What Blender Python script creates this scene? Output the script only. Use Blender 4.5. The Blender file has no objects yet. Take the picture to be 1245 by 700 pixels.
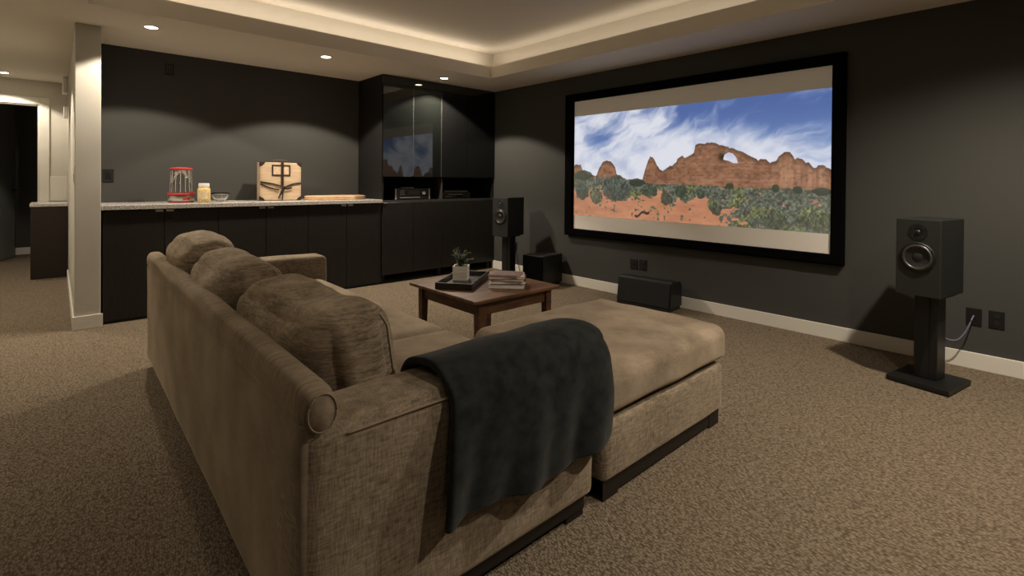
import bpy, bmesh, math, random
import numpy as np
from mathutils import Vector, Matrix, noise
R = math.radians
random.seed(7)
sc = bpy.context.scene
C = sc.collection

# ------------------------------------------------------------------ camera
cam_d = bpy.data.cameras.new('camera'); cam = bpy.data.objects.new('camera', cam_d); C.objects.link(cam)
yaw, pitch, roll = R(42.3268), R(-0.4206), R(0.4809)
Fv = Vector((math.sin(yaw)*math.cos(pitch), math.cos(yaw)*math.cos(pitch), math.sin(pitch)))
R0 = Vector((math.cos(yaw), -math.sin(yaw), 0)); U0 = R0.cross(Fv)
Rv = R0*math.cos(roll)+U0*math.sin(roll); Uv = -R0*math.sin(roll)+U0*math.cos(roll)
m = Matrix((Rv, Uv, -Fv)).transposed().to_4x4(); m.translation = (0, 0, 1.14)
cam.matrix_world = m
cam_d.sensor_fit = 'HORIZONTAL'; cam_d.sensor_width = 36
cam_d.lens = 608.27/1245*36
cam_d.shift_y = -(350-223.22)/1245
cam_d.clip_start = 0.02
sc.camera = cam

# ------------------------------------------------------------------ light
sc.view_settings.view_transform = 'Standard'; sc.view_settings.look = 'None'
sc.view_settings.exposure = 0.0; sc.view_settings.gamma = 1.0
sc.view_settings.use_curve_mapping = False
w = bpy.data.worlds.new('world'); sc.world = w; w.use_nodes = True
w.node_tree.nodes['Background'].inputs[0].default_value = (1.0, 0.85, 0.66, 1)
w.node_tree.nodes['Background'].inputs[1].default_value = 0.0
WARM = (1.0, 0.87, 0.71)
CEIL = 2.274
def spot(name, loc, watts, size=122, blend=0.25, col=WARM, rad=0.035, rot=(0, 0, 0)):
    d = bpy.data.lights.new(name, 'SPOT'); d.energy = watts; d.color = col
    d.spot_size = R(size); d.spot_blend = blend; d.shadow_soft_size = rad
    o = bpy.data.objects.new(name, d); o.location = loc; o.rotation_euler = rot; C.objects.link(o); return o
# recessed downlights of the room (lamp positions, watts); the fixtures are built further down
DOWN = [(0.53, 4.653, 78), (1.858, 4.629, 110), (3.211, 4.669, 120),
        (-0.432, 7.836, 46), (-0.55, 5.9, 80),
        (3.05, 0.0, 180), (1.6, -0.55, 85), (0.0, -0.7, 9), (-0.55, 2.3, 12), (-0.75, 9.0, 9)]  # last entry is an added, unseen lamp that brightens the grey door
for i, (x, y, wt) in enumerate(DOWN):
    spot('downlight_lamp', (x, y, CEIL-0.02), wt, 122 if y > 1 else 146, 0.14 if y > 4 else 0.75)
spot('added_uplight_lamp', (-1.585, 4.7, 1.86), 170, 150, 0.8, (1.0, 0.93, 0.76), 0.05, (R(180), R(-14), 0))  # unseen uplight, added to brighten the hallway ceiling
def area(name, loc, rot, sx, sy, watts, col=WARM):
    d = bpy.data.lights.new(name, 'AREA'); d.shape = 'RECTANGLE'; d.size = sx; d.size_y = sy
    d.energy = watts; d.color = col
    o = bpy.data.objects.new(name, d); o.location = loc; o.rotation_euler = rot; C.objects.link(o); return o
# LED cove strips lying on the ledge of the ceiling tray, shining up
TX0, TX1, TY0, TY1 = 0.151, 3.593, -0.45, 4.306
area('cove_strip_lamp', ((TX0+TX1)/2, TY1+0.09, 2.415), (R(180), 0, 0), TX1-TX0, 0.03, 3.4)
area('cove_strip_lamp', (TX1+0.09, (TY0+TY1)/2, 2.415), (R(180), 0, 0), 0.03, TY1-TY0, 2.4)
area('cove_strip_lamp', (TX0-0.09, (TY0+TY1)/2, 2.415), (R(180), 0, 0), 0.03, TY1-TY0, 3.4)
area('cove_strip_lamp', ((TX0+TX1)/2, TY0-0.09, 2.415), (R(180), 0, 0), TX1-TX0, 0.03, 3.4)

# ------------------------------------------------------------------ materials
def mat(name, col, rough=0.6, metal=0.0, spec=0.5, var=0.0, vscale=8, vstretch=(1, 1, 1), col2=None,
        bump=0.0, bscale=60, bstretch=(1, 1, 1), detail=3, trans=0.0, ior=1.45, emit=None, estr=0.0, sheen=0.0, coat=0.0):
    M = bpy.data.materials.new(name); M.use_nodes = True
    nt = M.node_tree; b = nt.nodes['Principled BSDF']
    b.inputs['Roughness'].default_value = rough; b.inputs['Metallic'].default_value = metal
    b.inputs['Specular IOR Level'].default_value = spec
    b.inputs['Base Color'].default_value = (*col, 1)
    b.inputs['Transmission Weight'].default_value = trans; b.inputs['IOR'].default_value = ior
    b.inputs['Sheen Weight'].default_value = sheen; b.inputs['Coat Weight'].default_value = coat
    if sheen: b.inputs['Sheen Roughness'].default_value = 0.4
    if emit: b.inputs['Emission Color'].default_value = (*emit, 1); b.inputs['Emission Strength'].default_value = estr
    tc = nt.nodes.new('ShaderNodeTexCoord')
    def mapn(st):
        mp = nt.nodes.new('ShaderNodeMapping'); mp.inputs['Scale'].default_value = st
        nt.links.new(tc.outputs['Object'], mp.inputs['Vector']); return mp
    if var > 0 or col2:
        n = nt.nodes.new('ShaderNodeTexNoise'); n.inputs['Scale'].default_value = vscale; n.inputs['Detail'].default_value = detail
        nt.links.new(mapn(vstretch).outputs[0], n.inputs['Vector'])
        rp = nt.nodes.new('ShaderNodeValToRGB'); nt.links.new(n.outputs['Fac'], rp.inputs['Fac'])
        a = col; c2 = col2 if col2 else tuple(min(1, c*(1+var)) for c in col)
        if not col2: a = tuple(c*(1-var) for c in col)
        rp.color_ramp.elements[0].position = 0.32; rp.color_ramp.elements[1].position = 0.68
        rp.color_ramp.elements[0].color = (*a, 1); rp.color_ramp.elements[1].color = (*c2, 1)
        nt.links.new(rp.outputs['Color'], b.inputs['Base Color'])
    if bump > 0:
        n = nt.nodes.new('ShaderNodeTexNoise'); n.inputs['Scale'].default_value = bscale; n.inputs['Detail'].default_value = 3
        nt.links.new(mapn(bstretch).outputs[0], n.inputs['Vector'])
        bp = nt.nodes.new('ShaderNodeBump'); bp.inputs['Strength'].default_value = bump; bp.inputs['Distance'].default_value = 0.01
        nt.links.new(n.outputs['Fac'], bp.inputs['Height']); nt.links.new(bp.outputs[0], b.inputs['Normal'])
    return M

def carpet_mat():
    M = bpy.data.materials.new('loop_carpet'); M.use_nodes = True; nt = M.node_tree; b = nt.nodes['Principled BSDF']
    b.inputs['Roughness'].default_value = 0.95; b.inputs['Specular IOR Level'].default_value = 0.1
    tc = nt.nodes.new('ShaderNodeTexCoord'); mp = nt.nodes.new('ShaderNodeMapping')
    mp.inputs['Rotation'].default_value = (0, 0, R(12)); mp.inputs['Scale'].default_value = (1.0, 0.62, 1)
    nt.links.new(tc.outputs['Object'], mp.inputs['Vector'])
    v = nt.nodes.new('ShaderNodeTexVoronoi'); v.inputs['Scale'].default_value = 150; v.inputs['Randomness'].default_value = 0.75
    nt.links.new(mp.outputs[0], v.inputs['Vector'])
    n = nt.nodes.new('ShaderNodeTexNoise'); n.inputs['Scale'].default_value = 90; n.inputs['Detail'].default_value = 4
    nt.links.new(mp.outputs[0], n.inputs['Vector'])
    r1 = nt.nodes.new('ShaderNodeValToRGB'); e = r1.color_ramp.elements
    e[0].position = 0.3; e[0].color = (0.195, 0.154, 0.108, 1); e[1].position = 0.72; e[1].color = (0.345, 0.278, 0.198, 1)
    nt.links.new(n.outputs['Fac'], r1.inputs['Fac'])
    r2 = nt.nodes.new('ShaderNodeValToRGB'); e = r2.color_ramp.elements
    e[0].position = 0.25; e[0].color = (1, 1, 1, 1); e[1].position = 0.75; e[1].color = (0.42, 0.4, 0.38, 1)  # shade between the loops put into the colour
    nt.links.new(v.outputs['Distance'], r2.inputs['Fac'])
    mx = nt.nodes.new('ShaderNodeMix'); mx.data_type = 'RGBA'; mx.blend_type = 'MULTIPLY'; mx.inputs[0].default_value = 1
    nt.links.new(r1.outputs[0], mx.inputs[6]); nt.links.new(r2.outputs[0], mx.inputs[7])
    nt.links.new(mx.outputs[2], b.inputs['Base Color'])
    bp = nt.nodes.new('ShaderNodeBump'); bp.inputs['Strength'].default_value = 0.9; bp.inputs['Distance'].default_value = 0.006; bp.invert = True
    nt.links.new(v.outputs['Distance'], bp.inputs['Height']); nt.links.new(bp.outputs[0], b.inputs['Normal'])
    return M

def chenille(name, a, c, scale=1.0, coarse=1.0, stretch1=(1, 1, 0.16), stretch2=(0.3, 0.3, 1.6)):
    """woven chenille: slubs along two directions plus slow mottling"""
    M = bpy.data.materials.new(name); M.use_nodes = True; nt = M.node_tree; b = nt.nodes['Principled BSDF']
    b.inputs['Roughness'].default_value = 0.9; b.inputs['Specular IOR Level'].default_value = 0.12
    b.inputs['Sheen Weight'].default_value = 0.35; b.inputs['Sheen Roughness'].default_value = 0.45
    b.inputs['Sheen Tint'].default_value = (0.9, 0.75, 0.55, 1)
    tc = nt.nodes.new('ShaderNodeTexCoord')
    def nz(s, st, det=3):
        mp = nt.nodes.new('ShaderNodeMapping'); mp.inputs['Scale'].default_value = st
        nt.links.new(tc.outputs['Object'], mp.inputs['Vector'])
        n = nt.nodes.new('ShaderNodeTexNoise'); n.inputs['Scale'].default_value = s; n.inputs['Detail'].default_value = det
        nt.links.new(mp.outputs[0], n.inputs['Vector']); return n
    n1 = nz(210*scale, stretch1, 2); n2 = nz(95*scale, stretch2, 2); n3 = nz(5, (1, 1, 1), 4)
    def math_(op, x, y):
        q = nt.nodes.new('ShaderNodeMath'); q.operation = op
        for k, s in enumerate((x, y)):
            if isinstance(s, (int, float)): q.inputs[k].default_value = s
            else: nt.links.new(s, q.inputs[k])
        return q.outputs[0]
    s = math_('ADD', math_('MULTIPLY', n1.outputs['Fac'], 0.40*coarse), math_('MULTIPLY', n2.outputs['Fac'], 0.45*coarse))
    s2 = math_('ADD', s, math_('MULTIPLY', n3.outputs['Fac'], 0.30+0.85*(1-coarse)))
    rp = nt.nodes.new('ShaderNodeValToRGB'); e = rp.color_ramp.elements
    e[0].position = 0.42; e[0].color = (*a, 1); e[1].position = 0.74; e[1].color = (*c, 1)
    nt.links.new(s2, rp.inputs['Fac']); nt.links.new(rp.outputs[0], b.inputs['Base Color'])
    bp = nt.nodes.new('ShaderNodeBump'); bp.inputs['Strength'].default_value = 0.55; bp.inputs['Distance'].default_value = 0.004
    nt.links.new(s, bp.inputs['Height']); nt.links.new(bp.outputs[0], b.inputs['Normal'])
    return M

def granite_mat():
    M = bpy.data.materials.new('speckled_granite'); M.use_nodes = True; nt = M.node_tree; b = nt.nodes['Principled BSDF']
    b.inputs['Roughness'].default_value = 0.25
    tc = nt.nodes.new('ShaderNodeTexCoord'); v = nt.nodes.new('ShaderNodeTexNoise'); v.inputs['Scale'].default_value = 90; v.inputs['Detail'].default_value = 6
    nt.links.new(tc.outputs['Object'], v.inputs['Vector'])
    r = nt.nodes.new('ShaderNodeValToRGB'); e = r.color_ramp.elements
    e[0].position = 0.36; e[0].color = (0.26, 0.25, 0.23, 1); e[1].position = 0.55; e[1].color = (0.62, 0.58, 0.52, 1)
    x = r.color_ramp.elements.new(0.46); x.color = (0.36, 0.35, 0.33, 1)
    nt.links.new(v.outputs['Fac'], r.inputs['Fac']); nt.links.new(r.outputs[0], b.inputs['Base Color'])
    return M

M_wall = mat('charcoal_wall_paint', (0.060, 0.060, 0.055), 0.85, spec=0.2, bump=0.03, bscale=300)
M_ceil = mat('cream_ceiling_paint', (0.76, 0.705, 0.61), 0.9, spec=0.15, bump=0.02, bscale=250)
M_white = mat('offwhite_wall_paint', (0.58, 0.555, 0.49), 0.8, spec=0.2)
M_part = mat('partition_paint', (0.52, 0.495, 0.43), 0.8, spec=0.2)
M_trim = mat('white_trim_paint', (0.72, 0.69, 0.62), 0.45)
M_carpet = carpet_mat()
M_cab = mat('black_stained_wood', (0.014, 0.013, 0.012), 0.38, spec=0.4, col2=(0.024, 0.021, 0.018), vscale=14, vstretch=(8, 8, 0.6), bump=0.05, bscale=40, bstretch=(8, 8, 0.5))
M_cabside = mat('matte_black_panel', (0.013, 0.0125, 0.012), 0.55, spec=0.3)
M_glassdoor = mat('black_gloss_glass', (0.008, 0.009, 0.008), 0.035, spec=0.8, coat=0.3)
M_niche = mat('niche_black', (0.004, 0.004, 0.004), 0.7)
M_granite = granite_mat()
M_edge = mat('granite_edge', (0.30, 0.28, 0.25), 0.5, var=0.35, vscale=50)
M_metal = mat('brushed_metal', (0.62, 0.60, 0.56), 0.3, metal=1.0)
M_dmetal = mat('dark_metal', (0.03, 0.03, 0.03), 0.4, metal=0.6)
M_blackplastic = mat('black_plastic', (0.008, 0.008, 0.0085), 0.35)
M_plate = mat('black_wall_plate', (0.006, 0.006, 0.006), 0.5)
M_velvet = mat('black_velvet_frame', (0.0022, 0.002, 0.0022), 0.9, spec=0.05)
M_screen = mat('projection_screen_fabric', (0.80, 0.76, 0.70), 0.95, spec=0.05, emit=(0.9, 0.8, 0.62), estr=0.035)  # faint emission in the cloth stands in for the projector's black level
M_sofa = chenille('tan_chenille', (0.115, 0.088, 0.060), (0.345, 0.28, 0.202))
M_sofaback = chenille('tan_chenille_brushed', (0.16, 0.124, 0.086), (0.32, 0.257, 0.185), coarse=0.45)
M_seat = chenille('tan_chenille_smooth', (0.17, 0.132, 0.092), (0.35, 0.28, 0.205), coarse=0.4)
M_pillow = chenille('tan_chenille_streaked', (0.10, 0.077, 0.053), (0.42, 0.335, 0.24), scale=0.8, coarse=0.9, stretch1=(0.35, 0.35, 1.3), stretch2=(0.16, 0.16, 1.5))
M_rail = chenille('tan_chenille_ribbed', (0.105, 0.08, 0.054), (0.33, 0.262, 0.185), scale=0.8, coarse=0.8, stretch1=(0.35, 1.3, 0.35), stretch2=(0.16, 1.4, 0.16))
M_welt = mat('tan_welt', (0.36, 0.29, 0.205), 0.8, var=0.1, vscale=30)
M_foot = mat('espresso_foot', (0.012, 0.009, 0.007), 0.5)
M_throw = mat('charcoal_plush', (0.013, 0.0148, 0.0146), 0.95, spec=0.05, sheen=0.14, col2=(0.027, 0.030, 0.029), vscale=26, bump=0.35, bscale=420)
M_wood = mat('walnut_table', (0.055, 0.024, 0.010), 0.38, col2=(0.17, 0.075, 0.028), vscale=5, vstretch=(0.7, 6, 6), spec=0.5)
M_wood2 = mat('walnut_table_frame', (0.045, 0.020, 0.009), 0.4, col2=(0.11, 0.048, 0.020), vscale=6, vstretch=(1, 1, 5))
M_traywood = mat('dark_slate_tray', (0.020, 0.018, 0.016), 0.35, var=0.4, vscale=20)
M_pot = mat('whitewashed_planter', (0.86, 0.82, 0.72), 0.7, var=0.10, vscale=12, vstretch=(1, 1, 6))
M_soil = mat('soil', (0.04, 0.028, 0.018), 0.95, bump=0.5, bscale=120)
M_leaf = mat('grey_green_leaf', (0.045, 0.075, 0.035), 0.6, col2=(0.10, 0.15, 0.075), vscale=30)
M_stem = mat('green_stem', (0.07, 0.085, 0.04), 0.6)
M_paper = mat('book_pages', (0.86, 0.82, 0.75), 0.8, var=0.10, vscale=60, vstretch=(0.2, 0.2, 12))
M_spk = mat('speaker_black_satin', (0.022, 0.023, 0.022), 0.48, spec=0.4)
M_spk2 = mat('speaker_black_side', (0.014, 0.015, 0.014), 0.42, spec=0.4)
M_cone = mat('speaker_cone_charcoal', (0.018, 0.018, 0.018), 0.35)
M_ring = mat('speaker_ring', (0.10, 0.10, 0.10), 0.35, metal=0.7)
M_rubber = mat('rubber_surround', (0.006, 0.006, 0.006), 0.5)
M_stand = mat('stand_black_steel', (0.010, 0.010, 0.010), 0.4, spec=0.5)
M_subtop = mat('subwoofer_black_ash', (0.014, 0.015, 0.014), 0.45)
M_red = mat('red_plastic', (0.40, 0.045, 0.040), 0.4)
M_chrome = mat('polished_steel', (0.55, 0.52, 0.48), 0.42, metal=1.0)
M_clear = mat('clear_plastic', (1, 1, 1), 0.02, trans=1.0, ior=1.25)
M_glass = mat('clear_glass', (1, 1, 1), 0.01, trans=1.0, ior=1.45)
M_kernel = mat('popcorn_kernels', (0.55, 0.33, 0.10), 0.7, col2=(0.85, 0.66, 0.34), vscale=90)
M_lidwhite = mat('white_plastic', (0.82, 0.80, 0.74), 0.4)
M_label = mat('cream_label', (0.68, 0.55, 0.34), 0.6, var=0.15, vscale=60)
M_crate = mat('pale_maple_veneer', (0.48, 0.345, 0.215), 0.55, col2=(0.60, 0.45, 0.30), vscale=7, vstretch=(1, 1, 6))
M_leather = mat('dark_brown_leather', (0.025, 0.013, 0.008), 0.5, bump=0.2, bscale=150)
M_labelpaper = mat('label_paper', (0.60, 0.44, 0.29), 0.7, var=0.15, vscale=40)
M_board = mat('maple_board', (0.50, 0.30, 0.16), 0.5, col2=(0.66, 0.44, 0.26), vscale=6, vstretch=(1, 8, 1))
M_hifi = mat('hifi_black_face', (0.045, 0.044, 0.042), 0.35)
M_hifi2 = mat('hifi_grey_controls', (0.50, 0.48, 0.45), 0.4)
M_cable = mat('blue_grey_cable', (0.16, 0.16, 0.26), 0.5)
M_lamp = mat('lamp_lens', (1, 0.9, 0.75), 0.4, emit=(1.0, 0.86, 0.66), estr=28)
M_cleft = mat('hall_cabinet_brown', (0.024, 0.017, 0.013), 0.5, spec=0.3)
M_doorpaint = mat('grey_door_paint', (0.27, 0.28, 0.27), 0.5)

# ------------------------------------------------------------------ helpers
def obj(name, bm, material=None, parent=None, smooth=False, bevel=0.0, seg=2):
    me = bpy.data.meshes.new(name); bmesh.ops.recalc_face_normals(bm, faces=bm.faces); bm.to_mesh(me); bm.free()
    o = bpy.data.objects.new(name, me); C.objects.link(o)
    if material is not None:
        for mm in (material if isinstance(material, (list, tuple)) else [material]): me.materials.append(mm)
    if parent is not None: o.parent = parent
    if smooth:
        for p in me.polygons: p.use_smooth = True
    if bevel > 0:
        b = o.modifiers.new('bevel', 'BEVEL'); b.width = bevel; b.segments = seg; b.limit_method = 'ANGLE'; b.angle_limit = R(40)
    return o
def thing(name, label, cat, loc=(0, 0, 0), rz=0.0, group=None):
    o = bpy.data.objects.new(name, None); C.objects.link(o); o.empty_display_size = 0.1
    o.location = loc; o.rotation_euler = (0, 0, rz); o['label'] = label; o['category'] = cat
    if group: o['group'] = group
    return o
def tag(o, label, cat, group=None):
    o['label'] = label; o['category'] = cat
    if group: o['group'] = group
    return o
def struct(o): o['kind'] = 'structure'; return o
def box(bm, x0, x1, y0, y1, z0, z1, mi=0):
    v = [bm.verts.new((x, y, z)) for z in (z0, z1) for y in (y0, y1) for x in (x0, x1)]
    for q in ((0, 2, 3, 1), (4, 5, 7, 6), (0, 1, 5, 4), (2, 6, 7, 3), (0, 4, 6, 2), (1, 3, 7, 5)):
        f = bm.faces.new([v[i] for i in q]); f.material_index = mi
    return v
def bx(x0, x1, y0, y1, z0, z1):
    bm = bmesh.new(); box(bm, x0, x1, y0, y1, z0, z1); return bm
def lathe(prof, n=32, axis='Z', bm=None, center=(0, 0, 0), close=True):
    """prof: list of (r, h)"""
    bm = bm or bmesh.new(); rings = []
    for r, hh in prof:
        ring = []
        for k in range(n):
            a = 2*math.pi*k/n; c, s = r*math.cos(a), r*math.sin(a)
            if axis == 'Z': p = (c, s, hh)
            elif axis == 'X': p = (hh, c, s)
            else: p = (c, hh, s)
            ring.append(bm.verts.new(Vector(p)+Vector(center)))
        rings.append(ring)
    for a, b in zip(rings, rings[1:]):
        for k in range(n): bm.faces.new((a[k], a[(k+1) % n], b[(k+1) % n], b[k]))
    if close:
        bm.faces.new(rings[0]); bm.faces.new(rings[-1])
    return bm
def tube(pts, r, n=8, bm=None):
    bm = bm or bmesh.new(); pts = [Vector(p) for p in pts]; rings = []
    for i, p in enumerate(pts):
        d = (pts[min(i+1, len(pts)-1)]-pts[max(i-1, 0)]).normalized()
        up = Vector((0, 0, 1)) if abs(d.z) < 0.9 else Vector((1, 0, 0))
        s = d.cross(up).normalized(); t = s.cross(d)
        rr = r(i/(len(pts)-1)) if callable(r) else r
        rings.append([bm.verts.new(p+(s*math.cos(2*math.pi*k/n)+t*math.sin(2*math.pi*k/n))*rr) for k in range(n)])
    for a, b in zip(rings, rings[1:]):
        for k in range(n): bm.faces.new((a[k], a[(k+1) % n], b[(k+1) % n], b[k]))
    bm.faces.new(rings[0]); bm.faces.new(rings[-1])
    return bm
def smoothpath(pts, n=8):
    pts = [Vector(p) for p in pts]; out = []
    for i in range(len(pts)-1):
        p0, p1, p2, p3 = pts[max(i-1, 0)], pts[i], pts[i+1], pts[min(i+2, len(pts)-1)]
        for k in range(n):
            t = k/n
            out.append(0.5*((2*p1)+(p2-p0)*t+(2*p0-5*p1+4*p2-p3)*t*t+(3*p1-p0-3*p2+p3)*t**3))
    out.append(pts[-1]); return out
def soft_box(sx, sy, sz, r=0.04, n=26, crown=(0, 0, 0), amp=0.0, nscale=4, fn=None, seed=0.0):
    """rounded, crowned upholstery block centred on the origin; crown = bulge of the x, y, z faces"""
    bm = bmesh.new(); bmesh.ops.create_cube(bm, size=2)
    bmesh.ops.subdivide_edges(bm, edges=bm.edges[:], cuts=n, use_grid_fill=True)
    for v in bm.verts:
        v.co = soft_point([math.sin(c*math.pi/2)*0.6+c*0.4 for c in v.co], sx, sy, sz, r, crown, amp, nscale, fn, seed)
    return bm
def soft_point(u, sx, sy, sz, r, crown, amp, nscale, fn, seed):
    hx, hy, hz = sx/2, sy/2, sz/2
    if True:
        p = Vector((u[0]*hx, u[1]*hy, u[2]*hz))
        q = Vector((max(-hx+r, min(hx-r, p.x)), max(-hy+r, min(hy-r, p.y)), max(-hz+r, min(hz-r, p.z))))
        d = p-q
        if d.length > 1e-9: p = q+d.normalized()*r
        cu = [1-min(1, abs(c))**2.2 for c in u]
        p.x += u[0]*crown[0]*cu[1]*cu[2]; p.y += u[1]*crown[1]*cu[0]*cu[2]; p.z += u[2]*crown[2]*cu[0]*cu[1]
        if amp:
            k = noise.noise_vector(Vector((p.x*nscale+seed, p.y*nscale-seed, p.z*nscale+2*seed)))
            p += k*amp
        if fn: p = fn(p, u)
    return p
def xf(bm, M):
    bmesh.ops.transform(bm, matrix=M, verts=bm.verts[:]); return bm

# ------------------------------------------------------------------ structure
XW, YB, YC = 4.189, 5.5216, 4.9477
XL, YF, YH, YR = -1.7, -2.6, 8.2, 10.15
T = 0.12
struct(obj('floor', bx(XL-T, XW+T, YF-T, YR+T, -0.1, 0), M_carpet))
bm = bmesh.new()      # ceiling soffit ring around the tray
TOP = 2.9
box(bm, XL-T, XW+T, TY1, TY1+0.02, CEIL, 2.393); box(bm, TX0, TX1, TY1+0.02, TY1+0.03, CEIL, CEIL+0.001)
bm.free(); bm = bmesh.new()
L = 0.19               # width of the light ledge
def slab(x0, x1, y0, y1): box(bm, x0, x1, y0, y1, CEIL, 2.385)
slab(XL-T, TX0, YF-T, YR+T); slab(TX1, XW+T, YF-T, YB+T); slab(TX0, TX1, TY1, YR+T); slab(TX0, TX1, YF-T, TY0); slab(TX1, XW+T, YB+T, YR+T)
struct(obj('ceiling', bm, M_ceil))
bm = bmesh.new()       # small lip that hides the strip, and the raised upper walls of the tray
for (x0, x1, y0, y1) in ((TX0-L, TX0-L-0.05, TY0-L, TY1+L), (TX1+L, TX1+L+0.05, TY0-L, TY1+L), (TX0-L, TX1+L, TY1+L, TY1+L+0.05), (TX0-L, TX1+L, TY0-L-0.05, TY0-L)):
    box(bm, min(x0, x1), max(x0, x1), y0, y1, 2.385, 2.60)
struct(obj('trim_tray_wall', bm, M_ceil)).name = 'trim_1'
struct(obj('ceiling', bx(TX0-L-0.05, TX1+L+0.05, TY0-L-0.05, TY1+L+0.05, 2.60, 2.66), M_ceil))
bm = bmesh.new()
for (x0, x1, y0, y1) in ((TX0-0.02, TX0, TY0-0.02, TY1+0.02), (TX1, TX1+0.02, TY0-0.02, TY1+0.02), (TX0, TX1, TY1, TY1+0.02), (TX0, TX1, TY0-0.02, TY0)):
    box(bm, x0, x1, y0, y1, 2.385, 2.40)
struct(obj('trim_2', bm, M_ceil))
struct(obj('wall_right', bx(XW, XW+T, YF-T, YB+T, 0, CEIL), M_wall))
struct(obj('wall_back', bx(0.25, XW+T, YB, YB+T, 0, CEIL), M_wall))
struct(obj('wall_left', bx(XL-T, XL, YF-T, YR+T, 0, CEIL), M_white))
struct(obj('wall_front', bx(XL-T, XW+T, YF-T, YF, 0, CEIL), M_wall))
# white partition end at the hall, and the hall's right wall behind it
struct(obj('wall_partition', bx(0.10, 0.250, 4.905, YH+0.1, 0, CEIL), M_part, bevel=0.004))
struct(obj('wall_hall', bx(-0.15+0.0, 0.12, YH, YH+T, 0, CEIL), M_white))
bm = bmesh.new(); box(bm, -1.05, -0.15, YH, YH+T, 1.99, CEIL); box(bm, XL, -1.05, YH, YH+T, 0, CEIL)
struct(obj('wall_hall_header', bm, M_white)).name = 'wall_far'
bm = bmesh.new(); box(bm, -0.150, -0.063, YH-0.018, YH+0.0, 0, 2.075); box(bm, -1.14, -1.05, YH-0.018, YH, 0, 2.075); box(bm, -1.05, -0.150, YH-0.018, YH, 1.988, 2.075)
struct(obj('trim_3', bm, M_trim, bevel=0.004))
bm = bmesh.new(); box(bm, -0.165, -0.150, YH, YH+T, 0, 1.99); box(bm, -1.05, -1.035, YH, YH+T, 0, 1.99); box(bm, -1.035, -0.165, YH, YH+T, 1.975, 1.99)
struct(obj('trim_4', bm, M_trim))
bm = bmesh.new(); box(bm, XL, 0.3, YR, YR+T, 0, CEIL); box(bm, -0.15+0.3, 0.3, YH+T, YR, 0, CEIL)
struct(obj('wall_dark_room', bm, M_wall)).name = 'wall_rear'
# baseboards
def baseboard(name, x0, x1, y0, y1):
    return struct(obj(name, bx(x0, x1, y0, y1, 0, 0.101), M_trim, bevel=0.003))
baseboard('baseboard_right', XW-0.015, XW, YF, YC+0.02)
baseboard('baseboard_front', XL+0.015, XW-0.015, YF, YF+0.015)
baseboard('baseboard_left', XL, XL+0.015, YF, YH-0.02)
baseboard('baseboard_partition', 0.088, 0.262, 4.893, 4.905)
baseboard('baseboard_hall', 0.088, 0.10, 4.905, 7.45)
baseboard('baseboard_rear', XL+0.02, 0.14, YR-0.015, YR)
# door slab standing open in the dark room
d = thing('door_1', '', 'door', (-0.449, 9.936, 0)); del d['label']; del d['category']; d['kind'] = 'structure'
ang = math.atan2(9.936-9.561, -0.449+0.557)
bm = bx(-0.80, 0, -0.02, 0.02, 0.008, 2.11)
s = obj('door_slab', bm, M_doorpaint, d, bevel=0.002); s.rotation_euler = (0, 0, ang)
bm = lathe([(0.026, -0.006), (0.026, 0.0), (0.010, 0.002), (0.010, 0.045)], 16, 'Y'); xf(bm, Matrix.Translation((-0.065, -0.02, 0.945)) @ Matrix.Scale(-1, 4, (0, 1, 0)))
o = obj('door_handle', bm, M_dmetal, s, smooth=False)
tube([(-0.065, -0.062, 0.945), (-0.10, -0.064, 0.945), (-0.17, -0.060, 0.945)], 0.008, 8, bm2 := bmesh.new()); obj('door_lever', bm2, M_dmetal, s)

# ------------------------------------------------------------------ downlight fixtures (one over each lamp, the added dark-room lamp too)
def downlight(x, y, label, zc=CEIL):
    t = thing('recessed_downlight', label, 'ceiling light', (x, y, zc), 0, 'recessed downlights in the ceiling')
    obj('trim_ring', lathe([(0.040, -0.001), (0.043, -0.005), (0.056, -0.004), (0.058, 0.0), (0.056, 0.002), (0.040, 0.002)], 32, close=False), M_trim, t, smooth=True)
    obj('lens', lathe([(0.0005, -0.003), (0.039, -0.003), (0.039, 0.001), (0.0005, 0.001)], 24, close=False), M_lamp, t)
    return t
LBL = ['round recessed ceiling light nearest the white partition, above the bar counter', 'round recessed ceiling light above the wooden carrying case on the counter',
       'round bright recessed ceiling light in front of the tall black cabinet', 'round recessed light in the hallway ceiling before the dark doorway']
for i, l in enumerate(LBL): downlight(DOWN[i][0], DOWN[i][1], l)
rest = ['recessed ceiling light in the hall beside the partition', 'recessed ceiling light near the right speaker', 'recessed ceiling light over the open carpet behind the camera', 'recessed ceiling light above the camera', 'recessed ceiling light behind the sofa', 'added recessed ceiling light in the dark room, brightening the open door']
for l, D in zip(rest, DOWN[4:]): downlight(D[0], D[1], l)

t = thing('added_uplight', 'half-round white uplight added out of view on the left wall to brighten the hallway ceiling', 'added wall light', (XL+0.0005, 4.7, 1.80))
bm = lathe([(0.03, 0.0), (0.085, 0.04), (0.105, 0.10), (0.098, 0.10), (0.078, 0.045), (0.026, 0.008)], 28, close=False)
for v in bm.verts: v.co.x = max(v.co.x*1.5, 0)
obj('shade', bm, M_lidwhite, t, smooth=True); obj('back_plate', bx(0, 0.008, -0.05, 0.05, -0.02, 0.09), M_trim, t); obj('bulb', lathe([(0.001, 0.02), (0.018, 0.025), (0.02, 0.045), (0.001, 0.056)], 14, center=(0.06, 0, -0.008), close=False), M_lidwhite, t)
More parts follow.
